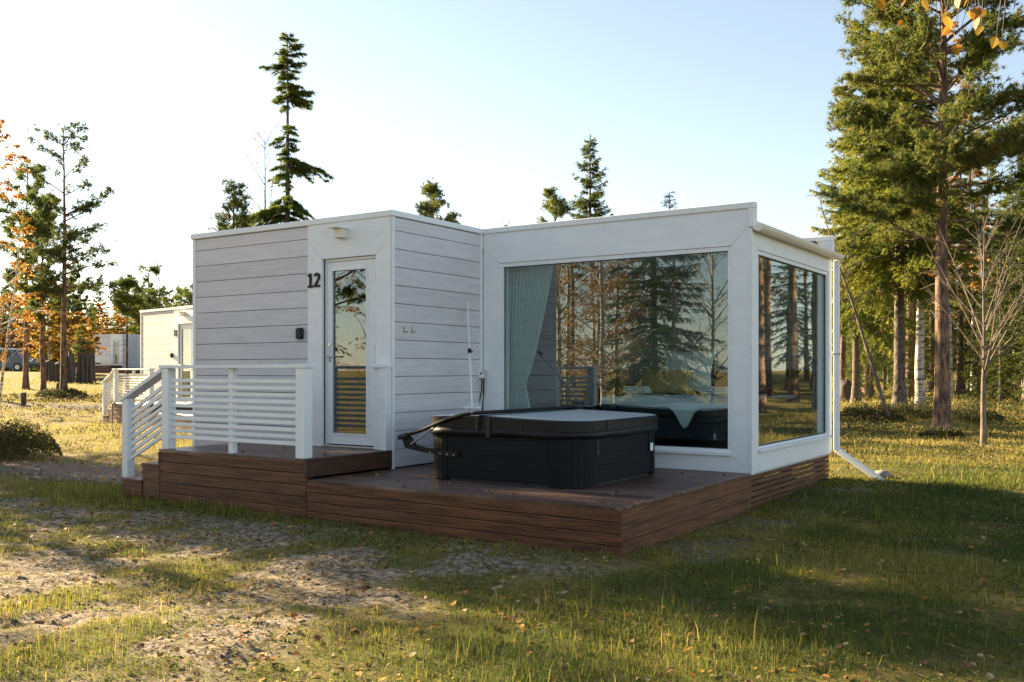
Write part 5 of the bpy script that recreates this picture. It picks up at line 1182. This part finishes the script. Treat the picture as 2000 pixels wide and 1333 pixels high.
# ------------------------------------------------------------------ birch beside the photographer, its yellow twig hangs into view
def cam_pt(px, py, d): x, y_ = at_d(px, d); return np.array((x, y_, CZ-(py-HY)/F*d))
tx, ty = wxy(3.6, 2.2); nb_ = thing('birch_tree', (tx, ty, gz(tx, ty)), 'birch with yellow leaves whose twigs hang down before the big pine', 'tree')
rgl = np.random.default_rng(8); base_m = make_birch(90, 7.5, 1.8, 4.2, nl=22, lv=5, lsize=.055, leafmat='yellow_leaf')
link('trunk', base_m[0], None, nb_); link('crown', base_m[1], None, nb_)
bw_ = Wood(); tb0 = np.array((tx, ty, gz(tx, ty)+3.0)); hub = cam_pt(1860, -330, 3.5)
bw_.tube(np.stack([tb0, (tb0+hub)/2+[0, 0, .35], hub]), np.array([.03, .02, .010]), 6)
lv = [(1725, 4, 3.6), (1712, 22, 3.9), (1760, -6, 3.7), (1790, 4, 3.5), (1798, 22, 3.6), (1818, -4, 3.4), (1868, 14, 3.6), (1893, 0, 3.5), (1890, 14, 3.9), (1907, 36, 3.5), (1903, 52, 3.7), (1913, 74, 3.4), (1845, 54, 3.5), (1852, 46, 3.9), (1850, 78, 3.6), (1858, 88, 3.8), (1826, 70, 4.0), (1865, 68, 3.8), (1890, 44, 3.7), (1864, 108, 4.1), (1942, 94, 3.6), (1953, 102, 3.8), (1760, 62, 4.1), (1765, 24, 4.0), (1804, 104, 4.2), (1975, -4, 3.6), (1922, 44, 4.0), (1838, -6, 3.7), (1745, 8, 3.4)]
ends = {}
for px, py, d in lv:
    c = cam_pt(px+4, py-22, d); g = round(px/70); top = ends.setdefault(g, cam_pt(g*70+20, -190, 3.65))
    bw_.tube(np.stack([top, (top*.45+c*.55)+rgl.normal(0, .012, 3), c]), np.array([.0024, .002, .0012]), 4)
for top in ends.values(): bw_.tube(np.stack([hub, (hub+top)/2+[0, 0, .08], top]), np.array([.008, .005, .0025]), 5)
wm = bw_.mesh('hanging_branch', 'bark_grey'); wm.transform(Matrix.Translation(-Vector(nb_.location))); hb = link('hanging_branch', wm, None, nb_)
ol = [(0, 0), (.30, .10), (.46, .30), (.40, .52), (.24, .76), (.06, .96), (0, 1.0)]; V = [(0, 0, 0), (0, 0, -.35), (0, 0, -.7), (0, 0, -1.0)]; n0 = len(V)
for sgn in (1, -1): V += [(sgn*u*.9, -.12*u, -v) for u, v in ol[1:-1]]
Fc = []
for s_, o in ((0, n0), (1, n0+5)):
    f = [(0, o, o+1, 1), (1, o+1, o+2), (1, o+2, o+3, 2), (2, o+3, o+4, 3)]; Fc += [q[::-1] for q in f] if s_ else f
lm_ = bpy.data.meshes.new('leaf'); lm_.from_pydata(V, [], Fc); lm_.update()
at_ = lm_.attributes.new('tone', 'FLOAT', 'FACE'); at_.data.foreach_set('value', np.linspace(.3, .6, len(lm_.polygons)).astype(np.float32)); lm_.materials.append(M['yellow_leaf']); lm2 = lm_.copy(); lm2.materials.clear(); lm2.materials.append(M['birch_leaf'])
for px, py, d in lv:
    c = cam_pt(px+4, py-22, d); o = bpy.data.objects.new('leaf', lm2 if rgl.random() < .5 else lm_); col.objects.link(o); o.parent = hb; o.location = Vector(c)-Vector(nb_.location)
    sc = .050*rgl.uniform(.65, 1.15); o.scale = (sc, sc, sc); o.rotation_euler = (rgl.normal(0, .5), rgl.normal(.1, .35), rgl.uniform(0, 6.28))
